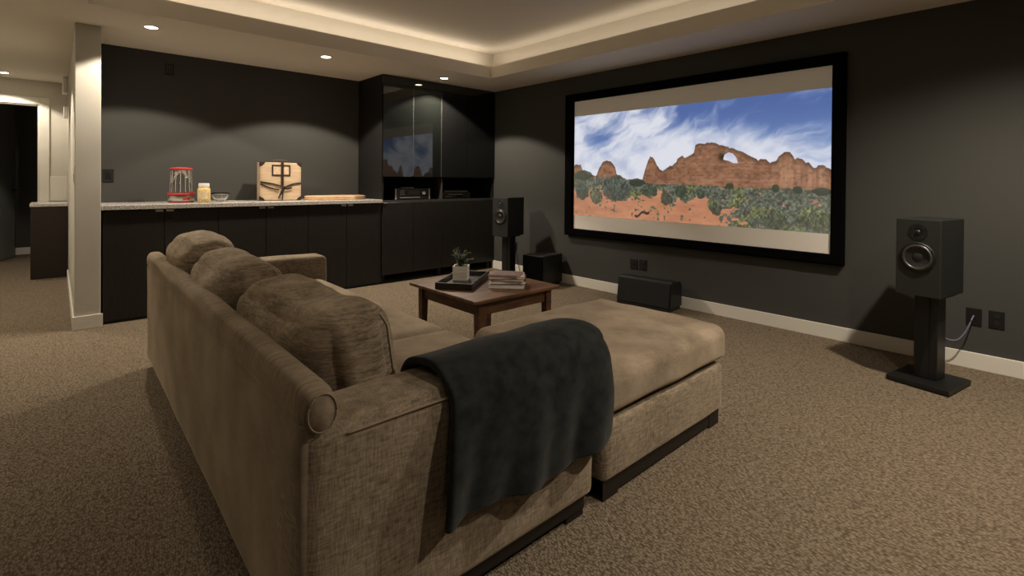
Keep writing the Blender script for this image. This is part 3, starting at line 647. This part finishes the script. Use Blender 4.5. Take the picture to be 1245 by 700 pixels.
def desert(u, v):
    asp = 2.3; X = u*asp
    def lin(c): c = np.array(c)/255.0; return np.where(c <= 0.04045, c/12.92, ((c+0.055)/1.055)**2.4)
    def mixc(a, b, t): return a*(1-t[..., None])+b*t[..., None]
    def ss(a, b, x): t = np.clip((x-a)/(b-a), 0, 1); return t*t*(3-2*t)
    # sky
    blue = mixc(np.array([78, 104, 164.])*np.ones(u.shape+(3,)), np.array([128, 156, 204.]), ss(0.0, 0.6, v))
    wx = X+0.35*fbm(X*2, v*2, 3, 9); wy = v+0.25*fbm(X*2, v*2, 3, 5)
    # wisps drawn out along a rising diagonal
    wx = wx+0.25*(fbm(X*6, v*6, 3, 12)-0.5); d1 = wx*1.6+wy*3.4; d2 = wx*1.3-wy*1.0
    c = fbm(d1*1.7, d2*1.2+4, 5, 21)
    cover = 0.62-0.05*np.cos(u*6)
    bank = np.exp(-((u-0.78)/0.17)**2-((v-(0.40-0.0*(u)))/0.13)**2)*0.55+np.exp(-((u-0.42)/0.18)**2-((v-0.30)/0.22)**2)*0.30+ss(0.30, 0.5, v)*0.30 \
        + np.exp(-((u-0.13)/0.06)**2-((v-0.08)/0.1)**2)*0.35+np.exp(-((u-0.03)/0.07)**2-((v-0.36)/0.14)**2)*0.35
    hole = np.exp(-((u-0.80)/0.24)**2-((v-0.10)/0.17)**2)*0.50+np.exp(-((u-0.14)/0.085)**2-((v-0.25)/0.11)**2)*0.42+np.exp(-((u-0.97)/0.10)**2-((v-0.3)/0.2)**2)*0.28+np.exp(-((u-0.55)/0.10)**2-((v-0.05)/0.10)**2)*0.16
    cl = ss(0.16, 0.92, c+bank*0.75-hole*0.85+0.09+0.50*(fbm(d1*7, d2*3.5, 5, 61)-0.5))
    white = mixc(np.array([226, 228, 238.])*np.ones(u.shape+(3,)), np.array([188, 196, 220.]), ss(0.35, 0.8, fbm(X*5, v*6, 4, 33)))
    col = mixc(blue, white, cl)
    # rock
    ridge = [(697, 205), (700, 200), (706, 200), (708, 206), (716, 212), (725, 214), (729, 204), (733, 197), (738, 195), (743, 196), (748, 203), (750, 212), (762, 218), (781, 219), (785, 205), (788, 196), (791, 190), (794, 191), (798, 199), (802, 206), (806, 208), (812, 203), (818, 201),
        (822, 198), (824, 193), (829, 189), (833, 192), (840, 188.5), (844, 186), (845.5, 177), (851, 173.5), (857, 175), (861, 173.5), (868, 173.5), (876, 176.5), (886, 179), (898, 182.5), (908, 187), (917, 192), (922, 195), (925, 193), (931, 193.5), (936, 197.5), (944, 195.5), (947, 190), (954, 185), (961, 185), (965, 190), (966.5, 194), (970, 192), (976, 193), (980, 198), (984, 197.5), (988, 203), (991, 205), (995, 201), (1000, 200), (1005, 204), (1007, 203), (1013, 209)]
    pu = np.array([pix(q) for q in ridge]); rz = np.interp(u, pu[:, 0], pu[:, 1])+(fbm(X*60, v*0+1, 2, 3)-0.5)*0.012
    base = [(697, 214), (750, 216), (781, 222), (800, 224), (830, 224), (850, 225), (880, 227), (930, 229), (960, 229), (1013, 232)]
    pb = np.array([pix(q) for q in base]); bz = np.interp(u, pb[:, 0], pb[:, 1])
    hole_p = np.array([pix(q) for q in [(879.5, 194), (881, 188), (886, 185), (891, 186.5), (895, 191), (897.5, 198), (892, 198.5), (886, 195.5)]])
    inside = np.zeros(u.shape, bool); j = len(hole_p)-1
    for i in range(len(hole_p)):
        xi_, yi_ = hole_p[i]; xj, yj = hole_p[j]
        cnd = ((yi_ > v) != (yj > v)) & (u < (xj-xi_)*(v-yi_)/(yj-yi_+1e-12)+xi_); inside ^= cnd; j = i
    rock = (v > rz) & ~inside
    strata = fbm(X*3, v*55+2*fbm(X*5, v*5, 3, 8), 3, 71); lump = fbm(X*26, v*20, 4, 81)
    vert = fbm(X*42, v*5, 3, 91)
    tt = np.clip(0.12+0.5*strata+0.55*lump-0.25, 0, 1)
    right = ss(0.82, 0.87, u)
    tt = np.clip(tt*(1-0.6*right)+right*(vert*1.2-0.25)*0.8, 0, 1)
    rc = mixc(np.array([118, 78, 58.])*np.ones(u.shape+(3,)), np.array([198, 150, 116.]), tt)
    edge = ss(0.0, 0.05, v-rz); ck = ss(0.50, 0.36, fbm(X*34, v*30+u*3, 4, 171)) if False else 1-ss(0.36, 0.46, fbm(X*40, v*60, 4, 171)); rc = rc*(0.72+0.28*edge[..., None])*(1-0.16*ck[..., None])
    cx_, cy_ = pix((878, 191)); dk = np.exp(-((u-cx_)/0.016)**2-((v-cy_)/0.035)**2); rc = rc*(1-0.6*dk[..., None])
    col = np.where(rock[..., None], rc, col)
    # ground
    gr = v > bz
    soil = mixc(np.array([168, 108, 80.])*np.ones(u.shape+(3,)), np.array([208, 148, 112.]), fbm(X*9, v*26, 4, 55))
    bush = fbm(X*30, v*34, 3, 101); dens = 0.56-0.34*ss(0, 0.12, v-bz)*0
    left_soil = ss(0.74, 0.85, v-0.03*np.sin(u*30)+0.05*(u < 0.2)+0.06*(fbm(X*12, v*12, 3, 77)-0.5))*(1-ss(0.62, 0.78, u))
    path = np.exp(-((u-(0.445+0.10*(v-0.9)))/0.025)**2)*ss(0.70, 0.76, v)
    bare = np.clip(left_soil+path, 0, 1)
    isb = ss(-0.03, 0.05, bush-(0.20+0.50*bare))
    gcol = mixc(np.array([54, 60, 50.])*np.ones(u.shape+(3,)), np.array([144, 150, 132.]), np.clip(fbm(X*70, v*70, 3, 131)*1.4-0.35, 0, 1))
    yel = ss(0.55, 0.75, fbm(X*9, v*9, 2, 141)); gcol = mixc(gcol, gcol*np.array([1.12, 1.1, 0.85]), yel)
    col = np.where(gr[..., None], mixc(soil, gcol, isb), col)
    def shrub(px, py, rx, ry, light, seed):
        nonlocal col
        a, b_ = pix((px, py)); ax = pix((px+rx, py))[0]-a; by = pix((px, py+ry))[1]-b_
        q = ((u-a)/ax)**2+((v-b_)/by)**2+0.7*(fbm(X*45, v*45, 3, seed)-0.5)
        k = ss(1.05, 0.85, q) if False else 1-ss(0.85, 1.05, q)
        g = np.clip(fbm(X*110, v*60, 3, seed+7)*1.7-0.45, 0, 1)
        cc = mixc(np.array([36, 42, 36.])*np.ones(u.shape+(3,)), np.array(light, float), g*(1.15-0.5*ss(-1, 1, (v-b_)/by)))
        col = mixc(col, cc, k*(0.75+0.25*g))
    for a in [(748, 229, 17, 16, (118, 130, 122), 201), (708, 233, 8, 10, (98, 112, 98), 211), (725, 237, 8, 11, (150, 160, 124), 221), (709, 213, 11, 6, (70, 88, 66), 231), (810, 241, 7, 8, (104, 120, 100), 241), (789, 232, 10, 7, (104, 118, 96), 251),
              (866, 249, 6, 8, (150, 166, 110), 261), (871, 254, 7, 8, (100, 116, 92), 265), (897, 246, 6, 7, (190, 196, 120), 271), (906, 254, 8, 8, (150, 150, 136), 281), (941, 266, 17, 13, (124, 132, 100), 291), (990, 266, 24, 15, (150, 158, 104), 301), (852, 236, 5, 6, (90, 110, 84), 311),
              (943, 229, 5, 5, (60, 80, 50), 321), (887, 226, 5, 4, (60, 80, 50), 331), (970, 231, 6, 5, (56, 74, 52), 341), (1000, 233, 12, 5, (56, 72, 50), 351), (828, 233, 8, 8, (90, 108, 84), 361), (775, 222, 10, 5, (60, 76, 60), 371)]: shrub(*a)
    a, b_ = pix((772, 262)); c2, d2_ = pix((790, 257)); tt = np.clip((u-a)/(c2-a), 0, 1)
    lg = (np.abs(v-(b_+(d2_-b_)*tt)-0.012*np.sin(tt*9)) < 0.012) & (u > a) & (u < c2)
    col = np.where(lg[..., None], np.array([52, 40, 34.]), col)
    return lin(np.clip(col, 0, 255))
NX, NY = 640, 276
us_ = np.linspace(0, 1, NX); vs_ = np.linspace(0, 1, NY); UU, VV = np.meshgrid(us_, vs_)
RGB = desert(UU, VV)
me = bpy.data.meshes.new('projected_picture')
co = np.zeros((NY, NX, 3)); co[..., 0] = -0.0365; co[..., 1] = PY1-(PY1-PY0)*UU-cy; co[..., 2] = PZ1-(PZ1-PZ0)*VV
idx = np.arange(NX*NY).reshape(NY, NX)
quads = np.stack([idx[:-1, :-1], idx[1:, :-1], idx[1:, 1:], idx[:-1, 1:]], -1).reshape(-1, 4)
me.vertices.add(NX*NY); me.vertices.foreach_set('co', co.reshape(-1))
me.loops.add(quads.size); me.loops.foreach_set('vertex_index', quads.reshape(-1))
me.polygons.add(len(quads)); me.polygons.foreach_set('loop_start', np.arange(0, quads.size, 4)); me.polygons.foreach_set('loop_total', np.full(len(quads), 4))
me.update(calc_edges=True)
ca = me.color_attributes.new('picture', 'FLOAT_COLOR', 'POINT')
ca.data.foreach_set('color', np.concatenate([RGB.reshape(-1, 3), np.ones((NX*NY, 1))], 1).astype(np.float32).reshape(-1))
o = bpy.data.objects.new('projected_picture', me); C.objects.link(o); o.parent = t
M = bpy.data.materials.new('projected_light'); M.use_nodes = True; nt = M.node_tree; b = nt.nodes['Principled BSDF']
at = nt.nodes.new('ShaderNodeAttribute'); at.attribute_name = 'picture'
b.inputs['Base Color'].default_value = (0.1, 0.1, 0.1, 1); b.inputs['Roughness'].default_value = 0.9; b.inputs['Specular IOR Level'].default_value = 0.0
nt.links.new(at.outputs['Color'], b.inputs['Emission Color']); b.inputs['Emission Strength'].default_value = 0.92
me.materials.append(M)

# ------------------------------------------------------------------ coffee table
t = thing('coffee_table', 'square walnut coffee table on tapered legs in front of the sofa', 'table', (2.165, 2.65, 0)); cx, cyy = 2.165, 2.65
TX, TYh, ZT = 0.365, 0.37, 0.430
obj('tabletop', bx(-TX, TX, -TYh, TYh, ZT-0.022, ZT), M_wood, t, bevel=0.006, seg=2)
for sx in (-1, 1):
    for sy in (-1, 1):
        bm = bmesh.new(); s = 0.024; e = 0.018
        x = sx*(TX-0.075); y = sy*(TYh-0.06)
        a = [bm.verts.new((x+i*e, y+j*e, 0)) for i, j in ((-1, -1), (1, -1), (1, 1), (-1, 1))]
        m_ = [bm.verts.new((x+i*s, y+j*s, 0.30)) for i, j in ((-1, -1), (1, -1), (1, 1), (-1, 1))]
        c_ = [bm.verts.new((x+i*s, y+j*s, ZT-0.0225)) for i, j in ((-1, -1), (1, -1), (1, 1), (-1, 1))]
        for p, q in ((a, m_), (m_, c_)):
            for k in range(4): bm.faces.new((p[k], p[(k+1) % 4], q[(k+1) % 4], q[k]))
        bm.faces.new(a); bm.faces.new(c_)
        obj('leg', bm, M_wood2, t, bevel=0.002)
for sy in (-1, 1): obj('apron', bx(-TX+0.1, TX-0.1, sy*(TYh-0.06)-0.010, sy*(TYh-0.06)+0.010, ZT-0.105, ZT-0.0225), M_wood2, t)
for sx in (-1, 1): obj('apron', bx(sx*(TX-0.075)-0.010, sx*(TX-0.075)+0.010, -TYh+0.085, TYh-0.085, ZT-0.105, ZT-0.0225), M_wood2, t)

# tray with planter, books
ta = math.atan2(2.816-2.539, 2.34-1.97)
t = thing('serving_tray', 'dark rectangular tray with raised rim on the coffee table', 'tray', ((1.814+2.34)/2, (2.718+2.816)/2, ZT+0.0005), ta)
LT, WT = 0.231, 0.118
obj('tray_base', bx(-LT, LT, -WT, WT, 0, 0.008), M_traywood, t)
for sx in (-1, 1): obj('rim', bx(sx*LT-0.006, sx*LT+0.006, -WT-0.006, WT+0.006, 0.0, 0.042), M_traywood, t, bevel=0.002)
for sy in (-1, 1): obj('rim', bx(-LT+0.0062, LT-0.0062, sy*WT-0.006, sy*WT+0.006, 0.0, 0.042), M_traywood, t, bevel=0.002)
pa = R(-45)
t = thing('potted_plant', 'small leafy grey-green plant in a square whitewashed pot on the dark tray', 'plant', (2.105, 2.835, ZT+0.009), pa)
hw, hh = 0.050, 0.098
bm = bmesh.new()
for k in range(4):   # four stacked whitewashed slats per side, with recessed joints
    z0 = 0.0+k*hh/4
    for (x0, x1, y0, y1) in ((-hw, hw, -hw, -hw+0.008), (-hw, hw, hw-0.008, hw), (-hw, -hw+0.008, -hw+0.008, hw-0.008), (hw-0.008, hw, -hw+0.008, hw-0.008)):
        pass
pot = obj('pot', bx(-hw+0.003, hw-0.003, -hw+0.003, hw-0.003, 0, hh-0.014), M_pot, t)
for k in range(4):
    z0 = k*hh/4
    for sy in (-1, 1): obj('slat', bx(-hw, hw, sy*(hw-0.0015)-0.0035, sy*(hw-0.0015)+0.0035, z0+0.001, z0+hh/4-0.001), M_pot, pot)
    for sx in (-1, 1): obj('slat', bx(sx*(hw-0.0015)-0.0035, sx*(hw-0.0015)+0.0035, -hw+0.0055, hw-0.0055, z0+0.001, z0+hh/4-0.001), M_pot, pot)
obj('soil', bx(-hw+0.006, hw-0.006, -hw+0.006, hw-0.006, hh-0.014, hh-0.008), M_soil, t)
rnd = random.Random(4); leaf = bmesh.new()
for i in range(20):
    a = rnd.uniform(0, 6.283); sp = rnd.uniform(0.2, 1.15); hgt = rnd.uniform(0.05, 0.135)
    p0 = Vector((rnd.uniform(-0.015, 0.015), rnd.uniform(-0.015, 0.015), hh-0.01))
    p1 = p0+Vector((math.cos(a)*0.025*sp, math.sin(a)*0.025*sp, hgt*0.5)); p2 = p0+Vector((math.cos(a)*0.085*sp, math.sin(a)*0.085*sp, hgt*(1.1-0.35*sp)))
    pth = smoothpath([p0, p1, p2], 5); obj('stem', tube(pth, lambda q: 0.0016*(1-0.5*q), 5), M_stem, t)
    for j in range(3, len(pth)):
        for s in (0, 1, 2):
            aa = rnd.uniform(0, 6.283); d = Vector((math.cos(aa), math.sin(aa), rnd.uniform(-0.2, 0.7))).normalized(); l = rnd.uniform(0.012, 0.022)
            sd = d.cross(Vector((0, 0, 1))).normalized()*l*0.30; p = pth[j]
            up = Vector((0, 0, 0.002))
            vv = [leaf.verts.new(q) for q in (p, p+d*l*0.5+sd, p+d*l+Vector((0, 0, -0.002)), p+d*l*0.5-sd, p+d*l*0.5+up*1.6)]
            leaf.faces.new((vv[0], vv[1], vv[4])); leaf.faces.new((vv[1], vv[2], vv[4])); leaf.faces.new((vv[2], vv[3], vv[4])); leaf.faces.new((vv[3], vv[0], vv[4]))
obj('foliage', leaf, M_leaf, t)['kind'] = 'stuff'
covers = [((0.30, 0.27, 0.23), 'thick hardback book with pale page edges at the bottom of the pile', 0.235, 0.185, 0.026, 0),
          ((0.10, 0.045, 0.035), 'dark red covered book second from the bottom of the pile', 0.235, 0.180, 0.021, 6),
          ((0.28, 0.19, 0.15), 'magazine with pictured edge in the middle of the book pile', 0.230, 0.185, 0.014, -3),
          ((0.44, 0.30, 0.26), 'pink covered book second from the top of the pile', 0.235, 0.18, 0.014, 2),
          ((0.16, 0.095, 0.085), 'thin dark rose book lying on top of the pile', 0.20, 0.165, 0.011, -8)]
z = ZT+0.0005
for i, (c_, lb, ln, wd, th, dr) in enumerate(covers):
    ofs = [(0, 0), (0.014, 0.006), (0.008, 0.004), (0.002, 0.004), (-0.012, 0.004)][i]
    t = thing('book', lb, 'book', (2.235+ofs[0], 2.495+ofs[1], z), R(-46+dr), 'books piled on the coffee table')
    cm = mat('book_cover', c_, 0.45, var=0.25, vscale=25)
    obj('pages', bx(-ln/2+0.003, ln/2-0.003, -wd/2+0.003, wd/2-0.002, 0.0018, th-0.0018), M_paper, t)
    obj('cover', bx(-ln/2, ln/2, -wd/2, wd/2, th-0.0018, th), cm, t); obj('cover', bx(-ln/2, ln/2, -wd/2, wd/2, 0, 0.0018), cm, t)
    obj('spine', bx(-ln/2, ln/2, wd/2-0.002, wd/2, 0.0018, th-0.0018), cm, t)
    z += th+0.0003

# ------------------------------------------------------------------ sofa
SX, SYn, SYf = 0.378, 1.067, 3.705
sofa = thing('sofa', 'long tan chenille sofa seen from behind, facing the screen', 'sofa', (SX, SYn, 0), R(-0.45))
def S(bm, x, y, z, rot=None):
    Mx = Matrix.Translation((x-SX, y-SYn, z))
    if rot is not None: Mx = Mx @ rot
    return xf(bm, Mx)
Ly = SYf-SYn
# base frame
obj('base', S(soft_box(0.93, Ly-0.02, 0.20, 0.018, 8), SX+0.475, SYn+Ly/2, 0.17), M_sofa, sofa, smooth=True)
# back panel
obj('back_panel', S(soft_box(0.075, Ly-0.02, 0.545, 0.014, 20, (0.006, 0, 0), amp=0.003, nscale=3), SX+0.040, SYn+Ly/2, 0.07+0.2725), M_sofaback, sofa, smooth=True)
# rounded top rail lying on the back panel
bm = bmesh.new(); rows = []; N = 60; K = 28
for i in range(N+1):
    tt = i/N; y = -0.012+tt*(Ly+0.024); ed = min(1, min(tt, 1-tt)*N/2.2); sc_ = 0.72+0.28*math.sqrt(1-(1-ed)**2)
    row = []
    for k in range(K):
        a = 2*math.pi*k/K; rx, rz_ = 0.041*sc_, 0.052*sc_
        wob = 0.004*noise.noise(Vector((3*y, math.cos(a)*1.5, math.sin(a)*1.5)))
        px_ = 0.042+math.copysign(abs(math.cos(a))**0.65, math.cos(a))*(rx+wob); pz_ = 0.640+math.copysign(abs(math.sin(a))**0.8, math.sin(a))*(rz_+wob)
        row.append(bm.verts.new((px_, y, pz_)))
    rows.append(row)
for a, b in zip(rows, rows[1:]):
    for k in range(K): bm.faces.new((a[k], a[(k+1) % K], b[(k+1) % K], b[k]))
bm.faces.new(rows[0]); bm.faces.new(rows[-1])
rail = obj('top_rail', bm, M_rail, sofa, smooth=True)
for yy in (-0.013, Ly+0.013):
    pts = [(0.042+math.cos(2*math.pi*k/40)*0.031, yy, 0.640+math.sin(2*math.pi*k/40)*0.041) for k in range(41)]
    obj('piping', tube(pts, 0.0018, 6), M_sofaback, rail, smooth=True)
# arms
def arm(yc, x1, name, seed):
    def f(p, u):
        return p
    o = obj(name, S(soft_box(x1-SX-0.012, 0.205, 0.525, 0.032, 22, (0.012, 0.006, 0.012), amp=0.004, nscale=4, seed=seed), (SX+0.012+x1)/2, yc, 0.07+0.2625), M_sofa, sofa, smooth=True)
    return o
a1 = arm(SYn+0.1025, 1.362, 'arm', 3); a2 = arm(SYf-0.1025, 1.400, 'arm', 8)
# welt along the arm's outer top edge
tube(smoothpath([(0.10, -0.0045, 0.574), (0.3, -0.0055, 0.577), (0.6, -0.0055, 0.577), (0.93, -0.003, 0.573)], 10), 0.0028, 6, b := bmesh.new()); obj('welt', b, M_sofaback, a1, smooth=True)
# seat cushions
ys = [SYn+0.21, 1.945, 2.775, SYf-0.21]
for k, (ya, yb) in enumerate(zip(ys, ys[1:])):
    obj('seat_cushion', S(soft_box(0.92, yb-ya-0.006, 0.17, 0.045, 22, (0.012, 0.004, 0.022), amp=0.004, nscale=3, seed=k*5), SX+0.52, (ya+yb)/2, 0.362), M_seat, sofa, smooth=True)
# back cushions: slumped, leaning on the rail
def back_cushion(ya, yb, x, top, dip, lean, thick, seed, hump=0.0, corner=0.0):
    hgt = top-0.445; wd = yb-ya
    def f(p, u):
        kz = (u[2]+1)/2
        p.z += kz*(-dip*math.exp(-((u[1]+0.15)/0.42)**2)+hump*math.exp(-((u[1]+0.75)/0.35)**2)-0.03*max(0, u[1]-0.6)/0.4)
        # pinched corners, creases running down from the top edge
        pin = (abs(u[1])**6)*0.35; p.x *= (1-pin)
        cr = noise.noise(Vector((u[1]*2.6+seed, kz*1.0+seed, u[0]*0.5)))
        cr2 = 1-abs(noise.noise(Vector((u[1]*9+u[2]*1.8+seed*3, u[2]*1.3, seed))))*2
        p.x += u[0]*(0.012*cr+0.0035*cr2); p.z += kz*0.010*cr+0.002*cr2*kz
        return p
    bm = soft_box(thick, wd, hgt, 0.085, 34, (0.034, 0.014, 0.012), amp=0.004, nscale=4, seed=seed, fn=f)
    rot = Matrix.Rotation(R(lean), 4, 'Y')
    c = obj('back_cushion', S(bm, x, (ya+yb)/2, 0.445+hgt/2, rot), M_pillow, sofa, smooth=True)
    # stitched welt round the near front edge of the cushion
    pts = []
    for k in range(41):
        t_ = -0.94+1.88*k/40
        pts.append(soft_point([0.985, -0.93, t_], thick, wd, hgt, 0.085, (0.034, 0.014, 0.012), 0.004, 4, f, seed)+Vector((0.002, -0.002, 0)))
    obj('welt', S(tube(pts, 0.0032, 6), x, (ya+yb)/2, 0.445+hgt/2, rot), M_welt, c, smooth=True)
    return c
c1 = back_cushion(1.272, 2.115, 0.625, 0.768, 0.020, -8, 0.26, 1.3, hump=0.012)
c2 = back_cushion(2.085, 2.86, 0.590, 0.795, 0.010, -10, 0.23, 5.7)
c3 = back_cushion(2.80, 3.50, 0.575, 0.825, -0.01, -11, 0.22, 9.1)
# feet and a dark slab standing in for the shadow gap below the sofa
for (x, y) in ((0.06, 0.05), (0.06, Ly-0.12), (0.87, 0.03), (0.90, Ly-0.12)):
    obj('foot', bx(x, x+0.085, y, y+0.08, 0, 0.071), M_foot, sofa)
obj('plinth_gap_fill', bx(0.03, 0.95, 0.022, Ly-0.03, 0.030, 0.072), M_foot, sofa)

# ------------------------------------------------------------------ ottoman
OX0, OX1, OY0, OY1 = 1.408, 2.345, 1.062, 1.815
t = thing('ottoman', 'large tan upholstered ottoman with thick top cushion pushed against the sofa', 'ottoman', ((OX0+OX1)/2, (OY0+OY1)/2, 0)); 
obj('base', xf(soft_box(OX1-OX0-0.02, OY1-OY0-0.01, 0.215, 0.022, 20, (0.008, 0.008, 0), amp=0.003, nscale=4), Matrix.Translation((0, 0, 0.178))), M_sofa, t, smooth=True)
def fo(p, u):
    p.z += (1 if u[2] > 0 else 0)*0.006*noise.noise(Vector((u[0]*3, u[1]*3, 2)))
    return p
obj('top_cushion', xf(soft_box(OX1-OX0+0.02, OY1-OY0+0.01, 0.165, 0.050, 30, (0.012, 0.010, 0.020), amp=0.006, nscale=4, seed=4, fn=fo), Matrix.Translation((0.008, 0, 0.380))), M_seat, t, smooth=True)
hx, hy = (OX1-OX0)/2, (OY1-OY0)/2
for sx in (-1, 1):
    for sy in (-1, 1): obj('foot', bx(sx*(hx-0.07)-0.045, sx*(hx-0.07)+0.045, sy*(hy-0.06)-0.04, sy*(hy-0.06)+0.04, 0, 0.071), M_foot, t)
obj('plinth_gap_fill', bx(-hx+0.025, hx-0.025, -hy+0.022, hy-0.025, 0.012, 0.0715), M_foot, t)  # dark slab in place of the shaded gap under the ottoman

# ------------------------------------------------------------------ throw draped over the arm
bm = bmesh.new(); NS, NT = 70, 60
AY0, AY1, AZ = SYn-0.006, SYn+0.211, 0.625
def prof(s):
    """path over the arm (y, z): inside -> crown -> outside, s in 0..1"""
    pts = [(AY1+0.004, 0.470), (AY1+0.006, 0.54), (AY1-0.03, 0.598), (AY0+0.10, 0.620), (AY0+0.035, 0.607), (AY0-0.004, 0.56), (AY0-0.014, 0.48), (AY0-0.016, 0.36), (AY0-0.012, 0.245)]
    L_ = len(pts)-1; x = s*L_; i = min(int(x), L_-1); q = x-i
    p0, p1, p2, p3 = pts[max(i-1, 0)], pts[i], pts[i+1], pts[min(i+2, L_)]
    return tuple(0.5*((2*p1[k])+(p2[k]-p0[k])*q+(2*p0[k]-5*p1[k]+4*p2[k]-p3[k])*q*q+(3*p1[k]-p0[k]-3*p2[k]+p3[k])*q**3) for k in (0, 1))
grid = []
for i in range(NS+1):
    s = i/NS; row = []
    y, z = prof(s); hang = max(0, (s-0.62)/0.38)
    xl = 0.742-0.045*hang; xr = 1.425
    for j in range(NT+1):
        tt = j/NT; x = xl+(xr-xl)*tt
        yy, zz = y, z
        # folds growing down the hang
        fo_ = 0.013*hang*math.sin(tt*15+1.0+0.8*hang)+0.008*hang*math.sin(tt*31+2*hang)+0.006*noise.noise(Vector((tt*5, s*6, 1)))
        yy -= 0.012+fo_+0.010*hang if s > 0.5 else 0
        if s <= 0.5: zz += 0.010+0.006*noise.noise(Vector((tt*4, s*5, 7)))
        # rounded left edge and wrap round the arm's front at the right edge
        if x > 1.33:
            q = (x-1.33)/(xr-1.33); ang = q*math.pi*0.5
            if s > 0.5:
                yy = yy+0.055*(1-math.cos(ang))+0.0
            zz -= 0.050*(1-math.cos(ang))*(1-hang)
            x = 1.33+(xr-1.33)*math.sin(ang)*0.98+0.010*hang*(1-abs(hang-0.5)*2)
        zz += 0.014*hang*math.sin(tt*9)*0.5+(0.032*hang*(1-tt)) + hang*0.012*(tt**6)*3
        row.append(bm.verts.new((x, yy, zz)))
    grid.append(row)
for i in range(NS):
    for j in range(NT): bm.faces.new((grid[i][j], grid[i+1][j], grid[i+1][j+1], grid[i][j+1]))
o = obj('throw_blanket', bm, M_throw, smooth=True)
sm = o.modifiers.new('solid', 'SOLIDIFY'); sm.thickness = 0.024; sm.offset = 1.0
o.modifiers.new('sub', 'SUBSURF').render_levels = 1
tag(o, 'folded charcoal plush throw draped over the near arm of the sofa', 'blanket')

# ------------------------------------------------------------------ hallway things
t = thing('hall_cabinet', 'dark brown cabinet with pale stone top in the hallway', 'cabinet', (-0.06, 7.60, 0))
obj('body', bx(-0.150, 0.155, 0.0, 0.55, 0.0, 0.800), M_cleft, t, bevel=0.002)
obj('countertop', bx(-0.158, 0.158, -0.012, 0.56, 0.801, 0.832), M_granite, t, bevel=0.002)
t = thing('wall_box', 'white box standing in for a brightly lit wall corner near the hallway ceiling', 'wall box', (0.095, 7.75, 2.19))  # white box made in place of a lit wall corner
obj('cover', bx(-0.045, 0, -0.09, 0.09, -0.10, 0.08), M_lidwhite, t, bevel=0.01)
obj('grille', bx(-0.047, -0.0452, -0.05, 0.05, -0.06, 0.04), M_trim, t)
t = thing('wall_box', 'lower small white box on the hallway wall', 'wall box', (0.0995, 7.75, 1.87))
obj('cover', bx(-0.04, 0, -0.06, 0.06, -0.06, 0.07), M_lidwhite, t, bevel=0.008)
obj('display', bx(-0.042, -0.0402, -0.03, 0.03, 0.0, 0.03), M_hifi2, t)
for yy, zz, hh_ in ((4.99, 1.08, 0.105),):
    t = thing('door_strike', 'narrow metal strike plate on the left face of the white partition', 'hardware', (0.0998, 4.99, 1.13))
    obj('strike', bx(-0.003, 0, -0.013, 0.013, -0.085, 0.085), M_metal, t); obj('latch_hole', bx(-0.0045, -0.0031, -0.005, 0.005, -0.03, 0.03), M_dmetal, t)
# tile splash panel on the far white wall over the hall cabinet
struct(obj('trim_5', bx(-0.06, 0.099, YH-0.010, YH, 0.84, 1.135), M_trim, bevel=0.002))
